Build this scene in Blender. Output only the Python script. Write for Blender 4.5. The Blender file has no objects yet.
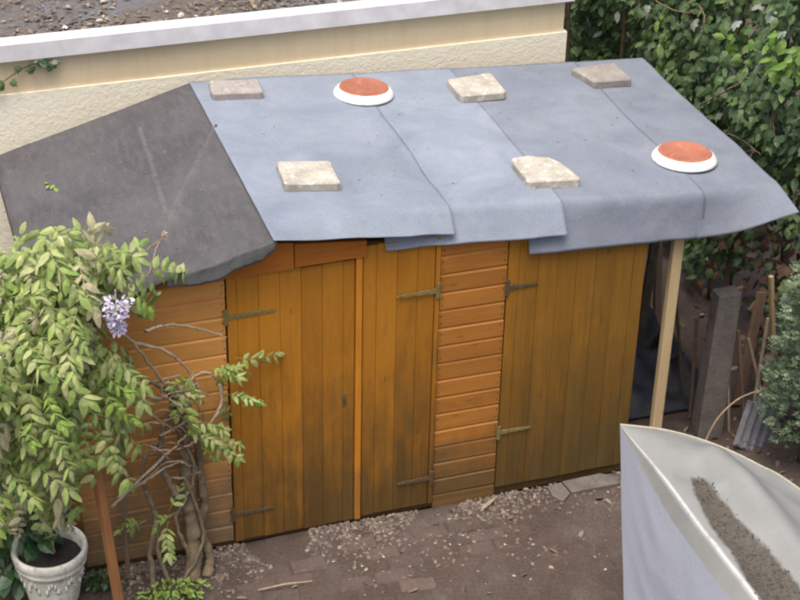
import bpy, math, random
import numpy as np
from mathutils import Vector, Matrix, noise

random.seed(11)
R = math.radians
scene = bpy.context.scene
col = scene.collection

# ------------------------------------------------------------------ camera
FPX, PITCH, ROLL, YAW = 1732.5, R(31.446), R(1.323), R(18.886)
CAM = Vector((-1.580, -7.414, 6.2015))
_F = Vector((math.sin(YAW)*math.cos(PITCH), math.cos(YAW)*math.cos(PITCH), -math.sin(PITCH)))
_r = Vector((math.cos(YAW), -math.sin(YAW), 0)); _u = _r.cross(_F)
_R = _r*math.cos(ROLL) + _u*math.sin(ROLL)
_U = -_r*math.sin(ROLL) + _u*math.cos(ROLL)
cd = bpy.data.cameras.new('camera'); cam = bpy.data.objects.new('camera', cd); col.objects.link(cam)
cd.sensor_width = 36; cd.lens = 36*FPX/800; cd.clip_start = .1; cd.clip_end = 500
cam.matrix_world = Matrix(((_R.x, _U.x, -_F.x, CAM.x), (_R.y, _U.y, -_F.y, CAM.y), (_R.z, _U.z, -_F.z, CAM.z), (0, 0, 0, 1)))
scene.camera = cam

# ------------------------------------------------------------------ light: bright overcast
SUN_EL, SUN_AZ = 73, 220            # azimuth measured from +Y towards +X
w = bpy.data.worlds.new('World'); scene.world = w; w.use_nodes = True
nt = w.node_tree; nt.nodes.clear()
sky = nt.nodes.new('ShaderNodeTexSky'); sky.sky_type = 'NISHITA'; sky.sun_disc = False
sky.sun_elevation = R(SUN_EL); sky.sun_rotation = R(SUN_AZ)
sky.air_density = 0.8; sky.dust_density = 8.0; sky.ozone_density = 1.0
bg = nt.nodes.new('ShaderNodeBackground'); bg.inputs[1].default_value = .15
wo = nt.nodes.new('ShaderNodeOutputWorld')
nt.links.new(sky.outputs[0], bg.inputs[0]); nt.links.new(bg.outputs[0], wo.inputs[0])
sl_ = bpy.data.lights.new('sun', 'SUN'); sl_.energy = 1.0; sl_.angle = R(40); sl_.color = (1, .97, .92)
sun = bpy.data.objects.new('sun', sl_); col.objects.link(sun)
sd = Vector((math.sin(R(SUN_AZ))*math.cos(R(SUN_EL)), math.cos(R(SUN_AZ))*math.cos(R(SUN_EL)), math.sin(R(SUN_EL))))
sun.rotation_euler = sd.to_track_quat('Z', 'Y').to_euler()
sun.location = sd*20
scene.view_settings.view_transform = 'Standard'; scene.view_settings.look = 'None'
scene.view_settings.exposure = 0.84; scene.view_settings.gamma = 1
scene.render.engine = 'CYCLES'
scene.cycles.filter_width = 2.3
scene.cycles.max_bounces = 6

# ------------------------------------------------------------------ pixel -> place helpers (800x600 pixels)
def ray(x, y): return _R*((x-400)/FPX) - _U*((y-300)/FPX) + _F
def on_y(x, y, Y=0.0):
    d = ray(x, y); return CAM + d*((Y-CAM.y)/d.y)
def on_z(x, y, Z=0.0):
    d = ray(x, y); return CAM + d*((Z-CAM.z)/d.z)
RX, RZ, RS = .25, 1.963, -.0659       # ridge x, ridge height, fall of the right roof slope
def roof_z(x): return RZ + RS*(x-RX)
def on_roof(x, y, off=0.0):
    d = ray(x, y); t = (RZ+off+RS*(CAM.x-RX)-CAM.z)/(d.z-RS*d.x); return CAM + d*t

# ------------------------------------------------------------------ mesh helpers
class MB:
    def __init__(s): s.v = []; s.f = []; s.mi = []
    def add(s, vs, fs, m=0):
        b = len(s.v); s.v += [tuple(p) for p in vs]; s.f += [tuple(b+i for i in f) for f in fs]; s.mi += [m]*len(fs)
    def box(s, c, size, M=None, bev=0.0, m=0):
        hx, hy, hz = (d/2 for d in size); c = Vector(c)
        if bev <= 0:
            vs = [Vector((x, y, z)) for x in (-hx, hx) for y in (-hy, hy) for z in (-hz, hz)]
            fs = [(0, 1, 3, 2), (4, 6, 7, 5), (0, 4, 5, 1), (2, 3, 7, 6), (0, 2, 6, 4), (1, 5, 7, 3)]
        else:                         # chamfered box
            vs = []; b = bev
            for z, k in ((-hz, b), (-hz+b, 0), (hz-b, 0), (hz, b)):
                x, y = hx-k, hy-k
                vs += [Vector(p) for p in ((-x+b, -y, z), (x-b, -y, z), (x, -y+b, z), (x, y-b, z), (x-b, y, z), (-x+b, y, z), (-x, y-b, z), (-x, -y+b, z))]
            fs = [tuple(range(7, -1, -1)), tuple(range(24, 32))]
            for r in range(3):
                for i in range(8): fs.append((r*8+i, r*8+(i+1) % 8, r*8+8+(i+1) % 8, r*8+8+i))
        s.add([c + (M @ p if M else p) for p in vs], fs, m)
    def prism(s, poly, axis, a, b, m=0):     # poly of 2-tuples, extruded from a to b along axis
        n = len(poly)
        def P(p, t): return (t, p[0], p[1]) if axis == 0 else (p[0], t, p[1]) if axis == 1 else (p[0], p[1], t)
        s.add([P(p, a) for p in poly] + [P(p, b) for p in poly],
              [tuple(range(n))[::-1], tuple(range(n, 2*n))] + [(i, (i+1) % n, n+(i+1) % n, n+i) for i in range(n)], m)
    def tube(s, pts, rad, sides=6, m=0):
        pts = [Vector(p) for p in pts]; n = len(pts)
        if not hasattr(rad, '__len__'): rad = [rad]*n
        if len(rad) != n: rad = [rad[0]+(rad[-1]-rad[0])*i/(n-1) for i in range(n)]
        vs = []; prev = None
        for i, p in enumerate(pts):
            t = (pts[min(i+1, n-1)]-pts[max(i-1, 0)])
            t = t.normalized() if t.length > 1e-9 else Vector((0, 0, 1))
            if prev is None: prev = t.orthogonal().normalized()
            a = (prev - t*prev.dot(t)); a = a.normalized() if a.length > 1e-6 else t.orthogonal().normalized()
            prev = a; b = t.cross(a)
            for k in range(sides):
                th = 2*math.pi*k/sides; vs.append(p + (a*math.cos(th)+b*math.sin(th))*rad[i])
        fs = [(i*sides+k, i*sides+(k+1) % sides, (i+1)*sides+(k+1) % sides, (i+1)*sides+k) for i in range(n-1) for k in range(sides)]
        fs += [tuple(range(sides))[::-1], tuple(range((n-1)*sides, n*sides))]
        s.add(vs, fs, m)
    def lathe(s, prof, seg=32, c=(0, 0, 0), m=0, wob=None):
        vs = []; n = len(prof)
        for i in range(seg):
            th = 2*math.pi*i/seg
            for (r, z) in prof:
                k = 1+(wob(th, z) if wob else 0); vs.append((c[0]+r*k*math.cos(th), c[1]+r*k*math.sin(th), c[2]+z))
        fs = [(i*n+j, ((i+1) % seg)*n+j, ((i+1) % seg)*n+j+1, i*n+j+1) for i in range(seg) for j in range(n-1)]
        s.add(vs, fs, m)
    def grid(s, fn, nu, nv, m=0):
        vs = [fn(i/nu, j/nv) for j in range(nv+1) for i in range(nu+1)]
        s.add(vs, [(j*(nu+1)+i, j*(nu+1)+i+1, (j+1)*(nu+1)+i+1, (j+1)*(nu+1)+i) for j in range(nv) for i in range(nu)], m)
    def sheet(s, fn, nu, nv, th, m=0):       # a grid with thickness
        N = (nu+1)*(nv+1)
        top = [Vector(fn(i/nu, j/nv)) for j in range(nv+1) for i in range(nu+1)]
        id_ = lambda i, j: j*(nu+1)+i
        nrm = []
        for j in range(nv+1):
            for i in range(nu+1):
                a = top[id_(min(i+1, nu), j)]-top[id_(max(i-1, 0), j)]; b = top[id_(i, min(j+1, nv))]-top[id_(i, max(j-1, 0))]
                nrm.append(a.cross(b).normalized())
        fs = []
        for j in range(nv):
            for i in range(nu):
                q = (id_(i, j), id_(i+1, j), id_(i+1, j+1), id_(i, j+1)); fs.append(q); fs.append(tuple(N+k for k in q[::-1]))
        ring = [id_(i, 0) for i in range(nu)]+[id_(nu, j) for j in range(nv)]+[id_(i, nv) for i in range(nu, 0, -1)]+[id_(0, j) for j in range(nv, 0, -1)]
        for k in range(len(ring)):
            a, b = ring[k], ring[(k+1) % len(ring)]; fs.append((b, a, N+a, N+b))
        s.add(top+[p-n*th for p, n in zip(top, nrm)], fs, m)
    def build(s, name, mats, parent=None, origin=(0, 0, 0), smooth=False, kind=None):
        me = bpy.data.meshes.new(name); o = Vector(origin)
        me.from_pydata([tuple(Vector(p)-o) for p in s.v], [], s.f); me.update()
        if not isinstance(mats, (list, tuple)): mats = [mats]
        for m in mats: me.materials.append(m)
        if len(mats) > 1: me.polygons.foreach_set('material_index', s.mi)
        if smooth: me.polygons.foreach_set('use_smooth', [True]*len(me.polygons))
        ob = bpy.data.objects.new(name, me); col.objects.link(ob)
        place(ob, origin, parent)
        if kind: ob['kind'] = kind
        return ob

WORLD = {}
def place(ob, origin, parent):          # world position of the object's origin, parents unrotated
    WORLD[ob.name] = Vector(origin); ob.location = Vector(origin)
    if parent is not None:
        ob.parent = parent; ob.location = Vector(origin)-WORLD[parent.name]
def tag(o, label, cat, group=None, kind=None):
    o['label'] = label; o['category'] = cat
    if group: o['group'] = group
    o['kind'] = kind or o.get('kind', 'thing')
    return o
def empty(name, loc):
    o = bpy.data.objects.new(name, None); col.objects.link(o); o.empty_display_size = .1
    place(o, loc, None); return o
def inst(name, me, M, parent=None):     # object sharing mesh data, world matrix M (parents unrotated)
    o = bpy.data.objects.new(name, me); col.objects.link(o)
    if parent is not None:
        o.parent = parent; M = Matrix.Translation(-WORLD[parent.name]) @ M
    o.matrix_basis = M; return o
def autosmooth(ob, ang=40):
    me = ob.data; me.polygons.foreach_set('use_smooth', [True]*len(me.polygons))
    me.set_sharp_from_angle(angle=R(ang))
def nz(x, y, z=0.0): return noise.noise(Vector((x, y, z)))

# ------------------------------------------------------------------ materials
def lin(r, g, b): return tuple((c/255/12.92 if c/255 <= .04045 else ((c/255+.055)/1.055)**2.4) for c in (r, g, b))
class NT:
    def __init__(s, name):
        s.m = bpy.data.materials.new(name); s.m.use_nodes = True; s.t = s.m.node_tree; s.t.nodes.clear()
        s.out = s.n('ShaderNodeOutputMaterial')
    def n(s, typ, **kw):
        x = s.t.nodes.new(typ)
        for k, v in kw.items(): setattr(x, k, v)
        return x
    def l(s, a, b): s.t.links.new(a, b)
    def pos(s, scale=(1, 1, 1), obj=False):
        src = s.n('ShaderNodeTexCoord').outputs['Object'] if obj else s.n('ShaderNodeNewGeometry').outputs['Position']
        mp = s.n('ShaderNodeMapping'); mp.inputs['Scale'].default_value = scale; s.l(src, mp.inputs[0]); return mp.outputs[0]
    def noise(s, vec, scale, detail=4, rough=.6, dist=0):
        x = s.n('ShaderNodeTexNoise'); x.inputs['Scale'].default_value = scale; x.inputs['Detail'].default_value = detail
        x.inputs['Roughness'].default_value = rough; x.inputs['Distortion'].default_value = dist; s.l(vec, x.inputs['Vector']); return x.outputs['Fac']
    def ramp(s, fac, a, b, ca=(0, 0, 0), cb=(1, 1, 1)):
        x = s.n('ShaderNodeValToRGB'); e = x.color_ramp.elements
        e[0].position = a; e[1].position = b; e[0].color = (*ca, 1); e[1].color = (*cb, 1); s.l(fac, x.inputs[0]); return x.outputs[0]
    def mix(s, fac, a, b, mode='MIX'):
        x = s.n('ShaderNodeMix', data_type='RGBA', blend_type=mode)
        for i, v in ((0, fac), (6, a), (7, b)):
            if isinstance(v, (int, float)): x.inputs[i].default_value = v
            elif isinstance(v, tuple): x.inputs[i].default_value = (*v[:3], 1)
            else: s.l(v, x.inputs[i])
        return x.outputs[2]
    def math(s, op, a, b=None, clamp=False):
        x = s.n('ShaderNodeMath', operation=op); x.use_clamp = clamp
        for i, v in enumerate((a, b)):
            if v is None: continue
            if isinstance(v, (int, float)): x.inputs[i].default_value = v
            else: s.l(v, x.inputs[i])
        return x.outputs[0]
    def bright(s, c, v):      # multiply a colour by a value socket
        x = s.n('ShaderNodeMix', data_type='RGBA', blend_type='MULTIPLY'); x.inputs[0].default_value = 1
        s.l(c, x.inputs[6]); s.l(v, x.inputs[7]); return x.outputs[2]
    def objrand(s): return s.n('ShaderNodeObjectInfo').outputs['Random']
    def island(s): return s.n('ShaderNodeNewGeometry').outputs['Random Per Island']
    def maprange(s, v, a, b, c, d):
        x = s.n('ShaderNodeMapRange'); s.l(v, x.inputs[0])
        for i, k in enumerate((a, b, c, d)): x.inputs[i+1].default_value = k
        return x.outputs[0]
    def sep(s, vec):
        x = s.n('ShaderNodeSeparateXYZ'); s.l(vec, x.inputs[0]); return x.outputs
    def finish(s, colour, rough=.8, bump=None, bd=.01, bs=.5, spec=.3, trans=0.0):
        p = s.n('ShaderNodeBsdfPrincipled')
        if isinstance(colour, tuple): p.inputs['Base Color'].default_value = (*colour, 1)
        else: s.l(colour, p.inputs['Base Color'])
        if isinstance(rough, (int, float)): p.inputs['Roughness'].default_value = rough
        else: s.l(rough, p.inputs['Roughness'])
        p.inputs['Specular IOR Level'].default_value = spec
        if bump is not None:
            b = s.n('ShaderNodeBump'); b.inputs['Strength'].default_value = bs; b.inputs['Distance'].default_value = bd
            s.l(bump, b.inputs['Height']); s.l(b.outputs[0], p.inputs['Normal'])
        if trans > 0:
            t = s.n('ShaderNodeBsdfTranslucent'); mx = s.n('ShaderNodeMixShader'); mx.inputs[0].default_value = trans
            if isinstance(colour, tuple): t.inputs[0].default_value = (*colour, 1)
            else: s.l(colour, t.inputs[0])
            s.l(p.outputs[0], mx.inputs[1]); s.l(t.outputs[0], mx.inputs[2]); s.l(mx.outputs[0], s.out.inputs[0])
        else: s.l(p.outputs[0], s.out.inputs[0])
        return s.m

def wood_mat(name, axis, base, dark, weathered=None, wz=(.15, .75), rough=.6, rnd=(.82, 1.12), knots=True, blend=None):
    t = NT(name)
    sc = {0: (2.2, 40, 40), 1: (40, 2.2, 40), 2: (40, 40, 2.2)}[axis]
    g = t.noise(t.pos(sc), 1.6, 5, .65, .6)
    big = t.noise(t.pos(tuple(.06*k if k > 3 else .9 for k in sc)), 2.0, 3, .5)
    c = t.mix(t.ramp(g, .3, .72), dark, base)
    c = t.mix(t.math('MULTIPLY', t.ramp(big, .42, .75), .45), c, tuple(min(1, k*1.25) for k in base))
    h = g
    if blend:          # stain that faded differently along the wall
        xw = t.sep(t.n('ShaderNodeNewGeometry').outputs['Position'])[0]
        xw = t.math('ADD', xw, t.math('MULTIPLY', t.math('SUBTRACT', t.noise(t.pos((2, 2, .8)), 1.3, 3, .6), .5), .9))
        c = t.mix(t.maprange(xw, blend[0], blend[1], 1, 0), c, t.mix(t.ramp(g, .3, .72), blend[3], blend[2]))
    if knots:
        v = t.n('ShaderNodeTexVoronoi'); v.inputs['Scale'].default_value = 1
        ks = {0: (3.2, 9, 9), 1: (9, 3.2, 9), 2: (9, 9, 3.2)}[axis]
        t.l(t.pos(ks), v.inputs['Vector'])
        k = t.ramp(v.outputs['Distance'], .03, .10, (1, 1, 1), (0, 0, 0))
        c = t.mix(t.math('MULTIPLY', k, .45), c, tuple(x*.4 for x in dark))
    rv = t.maprange(t.objrand(), 0, 1, *rnd)
    c = t.bright(c, rv)
    if weathered:
        z = t.sep(t.n('ShaderNodeNewGeometry').outputs['Position'])[2]
        n1 = t.noise(t.pos((4.5, 4.5, 2.0)), 1.7, 6, .68)
        hh = t.math('ADD', z, t.math('MULTIPLY', t.math('SUBTRACT', n1, .5), 1.5))
        hh = t.math('ADD', hh, t.math('MULTIPLY', t.math('SUBTRACT', t.objrand(), .5), .25))
        hh = t.math('ADD', hh, t.math('MULTIPLY', t.math('SUBTRACT', t.noise(t.pos(tuple(k*.5 for k in sc)), 1.1, 4, .7), .5), .8))
        wm = t.maprange(hh, wz[0], wz[1], .85, 0)
        streak = t.ramp(t.noise(t.pos(tuple(k*.35 for k in sc)), 1.4, 3, .6), .35, .65, (.72, .72, .72), (1, 1, 1))
        c = t.mix(wm, c, t.bright(t.mix(t.ramp(n1, .4, .6), weathered, tuple(k*.72 for k in weathered)), streak))
    fine = t.noise(t.pos((1, 1, 1)), 130, 2, .5)
    c = t.mix(.12, c, fine, 'OVERLAY')
    return t.finish(c, t.maprange(g, 0, 1, rough-.12, rough+.18), h, .0025, .45, .25)

WB, WD, WG = (.36, .135, .020), (.235, .082, .012), (.125, .085, .042)
M_WV = wood_mat('stained_wood_vertical', 2, (.3835, .1628, .0153), (.3068, .1215, .0106), (.080, .055, .020), (.12, 1.15), rnd=(.86, 1.10))
M_WH = wood_mat('stained_wood_horizontal', 0, (.3481, .1440, .0271), (.2773, .1062, .0177), (.125, .088, .036), (.0, .75), rnd=(.88, 1.08))
M_WV3 = wood_mat('olive_brown_stained_wood', 2, (.2183, .1086, .0153), (.1593, .0767, .0106), (.092, .068, .024), (.1, 1.2), rnd=(.86, 1.10), blend=(1.5, 2.1, (.3599, .1652, .0189), (.2891, .1239, .0130)))
M_WHL = wood_mat('worn_stained_wood_horizontal', 0, (.5900, .2891, .0779), (.4838, .2183, .0531), (.165, .132, .086), (.15, 1.15), rnd=(.88, 1.08))
M_WF = wood_mat('stained_fascia_wood', 0, (.40, .135, .018), (.28, .085, .010))
M_WT = wood_mat('bright_trim_wood', 2, (.4720, .1888, .0189), (.3658, .1357, .0118), WG, (-.2, .45), knots=False)
M_WI = wood_mat('wall_lining', 2, (.10, .06, .02), (.06, .035, .012), knots=False)
M_PALE = wood_mat('pale_new_timber', 2, (.52, .40, .22), (.42, .31, .16), rough=.7)
M_POST = wood_mat('brown_post_wood', 2, (.42, .195, .072), (.29, .13, .048), rough=.7, knots=False)
M_OLD = wood_mat('old_grey_timber', 2, (.19, .125, .085), (.10, .065, .045), rough=.85)
M_DECK = wood_mat('roof_deck_wood', 0, (.25, .13, .05), (.16, .08, .03))

def felt_mat(name, c1, c2, c3, speck=.35):
    t = NT(name)
    a = t.noise(t.pos(), 2.3, 6, .68, .5); b = t.noise(t.pos(), 7, 2.5, .5); f = t.noise(t.pos(), 210, 2, .7)
    c = t.mix(t.ramp(a, .35, .7), c1, c2)
    c = t.mix(t.math('MULTIPLY', t.ramp(b, .5, .75), .5), c, c3)
    c = t.mix(speck, c, t.ramp(f, .25, .75), 'OVERLAY')
    c = t.bright(c, t.maprange(t.objrand(), 0, 1, .95, 1.05))
    fb = t.math('ADD', t.math('MULTIPLY', f, .04), t.math('MULTIPLY', b, 1.0))
    return t.finish(c, .92, fb, .012, .6, .2)
M_FELT2 = felt_mat('grey_roof_felt', (.138, .160, .196), (.196, .218, .258), (.160, .184, .196), .25)
M_FELT = felt_mat('blue_grey_roof_felt', (.164, .194, .240), (.238, .268, .318), (.192, .224, .240), .25)
def dark_felt():
    t = NT('dark_roof_felt')
    a = t.noise(t.pos(), 2.2, 5, .62, .4); b = t.noise(t.pos((6, 1.6, 1)), 5, 4, .65); f = t.noise(t.pos(), 190, 2, .7)
    c = t.mix(t.ramp(a, .33, .68), (.056, .055, .059), (.082, .080, .084))
    c = t.mix(t.math('MULTIPLY', t.ramp(b, .45, .8), .55), c, (.120, .112, .106))
    at = t.n('ShaderNodeAttribute', attribute_name='wear')
    wn = t.math('MULTIPLY', at.outputs['Fac'], t.ramp(t.noise(t.pos(), 26, 3, .6), .25, .6))
    c = t.mix(wn, c, (.24, .225, .205))
    c = t.mix(.35, c, t.ramp(f, .25, .75), 'OVERLAY')
    return t.finish(c, .85, t.math('ADD', t.math('MULTIPLY', f, .06), b), .008, .5, .3)
M_DFELT = dark_felt()
M_FEDGE = felt_mat('folded_felt_edge', (.085, .088, .088), (.115, .117, .115), (.07, .07, .068))

def plain(name, c1, c2, scale=6, rough=.8, bd=.004, bs=.5, fine=60, rnd=None, spec=.3, lo=.35, hi=.68, c3=None):
    t = NT(name)
    a = t.noise(t.pos(), scale, 5, .62); f = t.noise(t.pos(), fine, 3, .6)
    c = t.mix(t.ramp(a, lo, hi), c1, c2)
    if c3: c = t.mix(t.ramp(t.noise(t.pos((1.1, .9, 1.3)), scale*2.3, 4, .65), .56, .7), c, c3)
    c = t.mix(.22, c, t.ramp(f, .2, .8), 'OVERLAY')
    if rnd: c = t.bright(c, t.maprange(t.objrand(), 0, 1, *rnd))
    return t.finish(c, rough, t.math('ADD', a, t.math('MULTIPLY', f, .25)), bd, bs, spec)
M_SLAB_G = plain('grey_concrete_slab', (.30, .275, .25), (.215, .195, .175), 7, .9, .012, .8, 70, (.92, 1.1), c3=(.43, .40, .36))
M_SLAB_P = plain('pale_concrete_slab', (.42, .395, .335), (.27, .25, .21), 7, .9, .012, .8, 70, (.92, 1.08), c3=(.60, .585, .54))
M_GLAZE = plain('white_glaze', (.74, .74, .72), (.66, .655, .63), 9, .4, .002, .3, 90, spec=.45, c3=(.58, .54, .48))
M_TERRA = plain('terracotta', (.37, .138, .086), (.29, .108, .068), 8, .85, .004, .5, 90, (.84, 1.04), c3=(.46, .20, .13))
M_WHITE = plain('white_coping_paint', (.58, .585, .60), (.54, .545, .56), 1.2, .45, .0004, .2, 9)
M_POT = plain('weathered_cream_pot', (.66, .65, .56), (.48, .475, .395), 13, .8, .006, .6, 60, c3=(.25, .26, .17))
M_CONC = plain('old_concrete_post', (.145, .128, .112), (.095, .083, .073), 8, .95, .006, .6, 60, c3=(.085, .08, .066))
M_HINGE = plain('weathered_hinge_metal', (.20, .155, .055), (.14, .11, .04), 40, .6, .002, .4, 150, c3=(.27, .24, .13))
M_HINGED = plain('dull_hinge_metal', (.10, .072, .035), (.075, .052, .026), 40, .6, .002, .4, 150, c3=(.22, .17, .10))
M_SOILDK = plain('dark_potting_soil', (.018, .016, .014), (.035, .03, .026), 20, .95, .02, .8, 60)
M_GREY = plain('grey_tile', (.16, .165, .18), (.10, .105, .115), 9, .8, .004, .5, 60, (.8, 1.2))
M_BAND = plain('smooth_tan_render', (.69, .585, .38), (.65, .545, .35), 2.2, .85, .002, .25, 30)
def band_mat():
    t = NT('smooth_tan_render')
    a = t.noise(t.pos(), 2.2, 5, .62); st = t.noise(t.pos((9, 9, .7)), 1.6, 4, .65); f = t.noise(t.pos(), 40, 3, .6)
    c = t.mix(t.ramp(a, .35, .68), (.70, .59, .385), (.655, .545, .35))
    c = t.mix(t.math('MULTIPLY', t.ramp(st, .5, .75), .35), c, (.50, .42, .28))
    return t.finish(c, .85, f, .002, .25, .2)
M_BAND = band_mat()
M_BARK = plain('wisteria_bark', (.20, .155, .095), (.12, .092, .06), 18, .9, .008, .7, 60, c3=(.16, .15, .07))
M_TWIG = plain('pale_twig_bark', (.36, .28, .20), (.26, .20, .14), 22, .85, .003, .5, 80)
M_STEM = plain('dark_stem_bark', (.11, .085, .055), (.06, .045, .03), 14, .9, .006, .6, 60)
M_SHADE = plain('lean_to_shade_black', (.018, .020, .026), (.03, .032, .04), 5, .55, .01, .6, 20)  # near black, put in to deepen the shade in the lean-to

def roughcast():
    t = NT('roughcast_cream_render')
    a = t.noise(t.pos(), 1.5, 4, .6); n = t.noise(t.pos((1, 1, 1.3)), 22, 5, .68, .5); v = t.noise(t.pos(), 48, 4, .7)
    c = t.mix(t.ramp(a, .35, .7), (.86, .82, .655), (.80, .76, .60))
    c = t.mix(t.math('MULTIPLY', t.ramp(v, .55, .8), .35), c, (.88, .85, .72))
    return t.finish(c, .95, t.math('ADD', n, t.math('MULTIPLY', v, .8)), .012, .5, .15)
M_ROUGH = roughcast()

def soil():
    t = NT('trodden_soil')
    a = t.noise(t.pos(), 1.3, 5, .62, .3); b = t.noise(t.pos(), 7, 5, .68); f = t.noise(t.pos(), 70, 4, .7)
    c = t.mix(t.ramp(a, .36, .66), (.061, .043, .034), (.088, .067, .055))
    c = t.mix(t.ramp(b, .5, .78), c, (.108, .084, .070))
    c = t.mix(t.math('MULTIPLY', t.ramp(t.noise(t.pos((1.2, 1, 1)), 2.4, 4, .6), .55, .7), .7), c, (.118, .104, .096))
    c = t.mix(.5, c, t.ramp(f, .2, .8), 'OVERLAY')
    return t.finish(c, t.maprange(b, .3, .7, .7, .95), t.math('ADD', b, t.math('MULTIPLY', f, .5)), .03, .8, .25)
M_SOIL = soil()
def flatroof():
    t = NT('old_flat_roof_surface')
    a = t.noise(t.pos((1, 1.6, 1)), 2.0, 5, .65, .4); b = t.noise(t.pos(), 11, 5, .7); f = t.noise(t.pos(), 60, 3, .7)
    c = t.mix(t.ramp(a, .42, .62), (.13, .112, .097), (.135, .135, .14))
    c = t.mix(t.ramp(b, .52, .72), c, (.07, .06, .05))
    c = t.mix(.4, c, t.ramp(f, .2, .8), 'OVERLAY')
    return t.finish(c, .9, t.math('ADD', b, f), .03, .7, .25)
M_FLAT = flatroof()

def island_mat(name, cols, rough=.8, trans=0.0, spec=.3, veins=0.0):
    t = NT(name); r = t.island()
    x = t.n('ShaderNodeValToRGB'); x.color_ramp.interpolation = 'LINEAR'; e = x.color_ramp.elements
    while len(e) < len(cols): e.new(.5)
    for i, c in enumerate(cols): e[i].position = i/(len(cols)-1); e[i].color = (*c, 1)
    t.l(t.math('FRACT', t.math('ADD', r, t.math('MULTIPLY', t.objrand(), .73))), x.inputs[0]); c = x.outputs[0]
    f = t.noise(t.pos(), 45, 3, .6)
    c = t.mix(.22, c, t.ramp(f, .2, .8), 'OVERLAY')
    return t.finish(c, rough, f, .003, .35, spec, trans)
M_GRAVEL = island_mat('mixed_gravel', [(.10, .078, .062), (.15, .122, .10), (.072, .055, .044), (.20, .165, .13), (.12, .09, .07), (.29, .25, .205)], .85)
M_CHIP = island_mat('pale_stone_chips', [(.33, .29, .24), (.46, .42, .36), (.22, .18, .145)], .85)
M_LITTER = island_mat('dead_leaf_litter', [(.12, .085, .06), (.18, .14, .105), (.075, .058, .046), (.27, .22, .155), (.14, .12, .105)], .85)
M_BRICK = plain('soil_stained_brick', (.092, .068, .057), (.070, .053, .045), 8, .92, .006, .6, 60, (.8, 1.2), c3=(.105, .086, .074))
M_WIST = island_mat('wisteria_leaf', [(.34, .44, .125), (.26, .37, .10), (.43, .49, .19), (.34, .37, .16), (.20, .30, .085), (.47, .51, .24)], .5, .35, .35)
M_WBRON = island_mat('bronze_wisteria_leaf', [(.42, .39, .23), (.46, .42, .28), (.37, .38, .18)], .5, .35, .35)
M_LIME = island_mat('bright_young_leaf', [(.21, .33, .06), (.28, .40, .085), (.17, .28, .06)], .5, .35, .35)
M_IVY = island_mat('ivy_leaf', [(.032, .065, .024), (.052, .100, .034), (.080, .140, .044), (.040, .080, .032), (.115, .180, .055), (.055, .085, .034)], .55, .22, .45)
M_IVYB = island_mat('pale_backed_leaf', [(.22, .26, .20), (.30, .33, .28), (.16, .22, .15)], .6, .2, .35)
M_BRIGHT = island_mat('young_bramble_leaf', [(.15, .27, .055), (.20, .33, .07), (.11, .22, .04)], .45, .35, .4)
M_LAUREL = island_mat('dark_laurel_leaf', [(.022, .055, .020), (.03, .075, .025), (.045, .10, .03)], .3, .15, .5)
M_CONIF = island_mat('blue_green_conifer', [(.13, .185, .105), (.19, .25, .155), (.09, .145, .07), (.27, .33, .23)], .6, .2, .3)
M_DEAD = island_mat('dead_brown_leaf', [(.12, .075, .05), (.075, .05, .035), (.17, .11, .075)], .8, .1, .2)
M_PURP = island_mat('lilac_petal', [(.56, .52, .68), (.70, .67, .79), (.46, .41, .60), (.82, .80, .86)], .5, .3, .3)

def tarp_mat():
    t = NT('grey_tarpaulin')
    a = t.noise(t.pos(), 2.2, 5, .6); b = t.noise(t.pos(), 14, 4, .65); f = t.noise(t.pos(), 300, 2, .6)
    c = t.mix(t.ramp(a, .35, .7), (.170, .177, .169), (.225, .232, .223))
    c = t.mix(t.math('MULTIPLY', t.ramp(b, .5, .8), .35), c, (.21, .20, .165))
    at = t.n('ShaderNodeAttribute', attribute_name='grime')
    g = t.math('ADD', at.outputs['Fac'], t.math('MULTIPLY', t.math('SUBTRACT', b, .5), .7))
    c = t.mix(t.ramp(g, .45, .80, (0, 0, 0), (.95, .95, .95)), c, t.mix(t.ramp(t.noise(t.pos(), 60, 4, .7), .35, .65), (.040, .034, .025), (.078, .067, .050)))
    ed = t.n('ShaderNodeAttribute', attribute_name='fold_highlight')  # highlight on the left fold, mixed into the colour
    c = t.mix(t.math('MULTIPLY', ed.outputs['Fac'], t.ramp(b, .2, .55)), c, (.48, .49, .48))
    c = t.mix(.15, c, t.ramp(f, .2, .8), 'OVERLAY')
    return t.finish(c, .5, t.math('ADD', a, t.math('MULTIPLY', f, .05)), .01, .35, .4)
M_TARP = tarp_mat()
M_SIDE = plain('blue_grey_tarpaulin_side', (.46, .50, .57), (.50, .54, .61), 1.6, .6, .003, .3, 120, spec=.35)
M_SILT = island_mat('wet_leaf_silt', [(.066, .056, .041), (.078, .067, .050), (.058, .05, .037), (.095, .08, .06)], .75)

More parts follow.
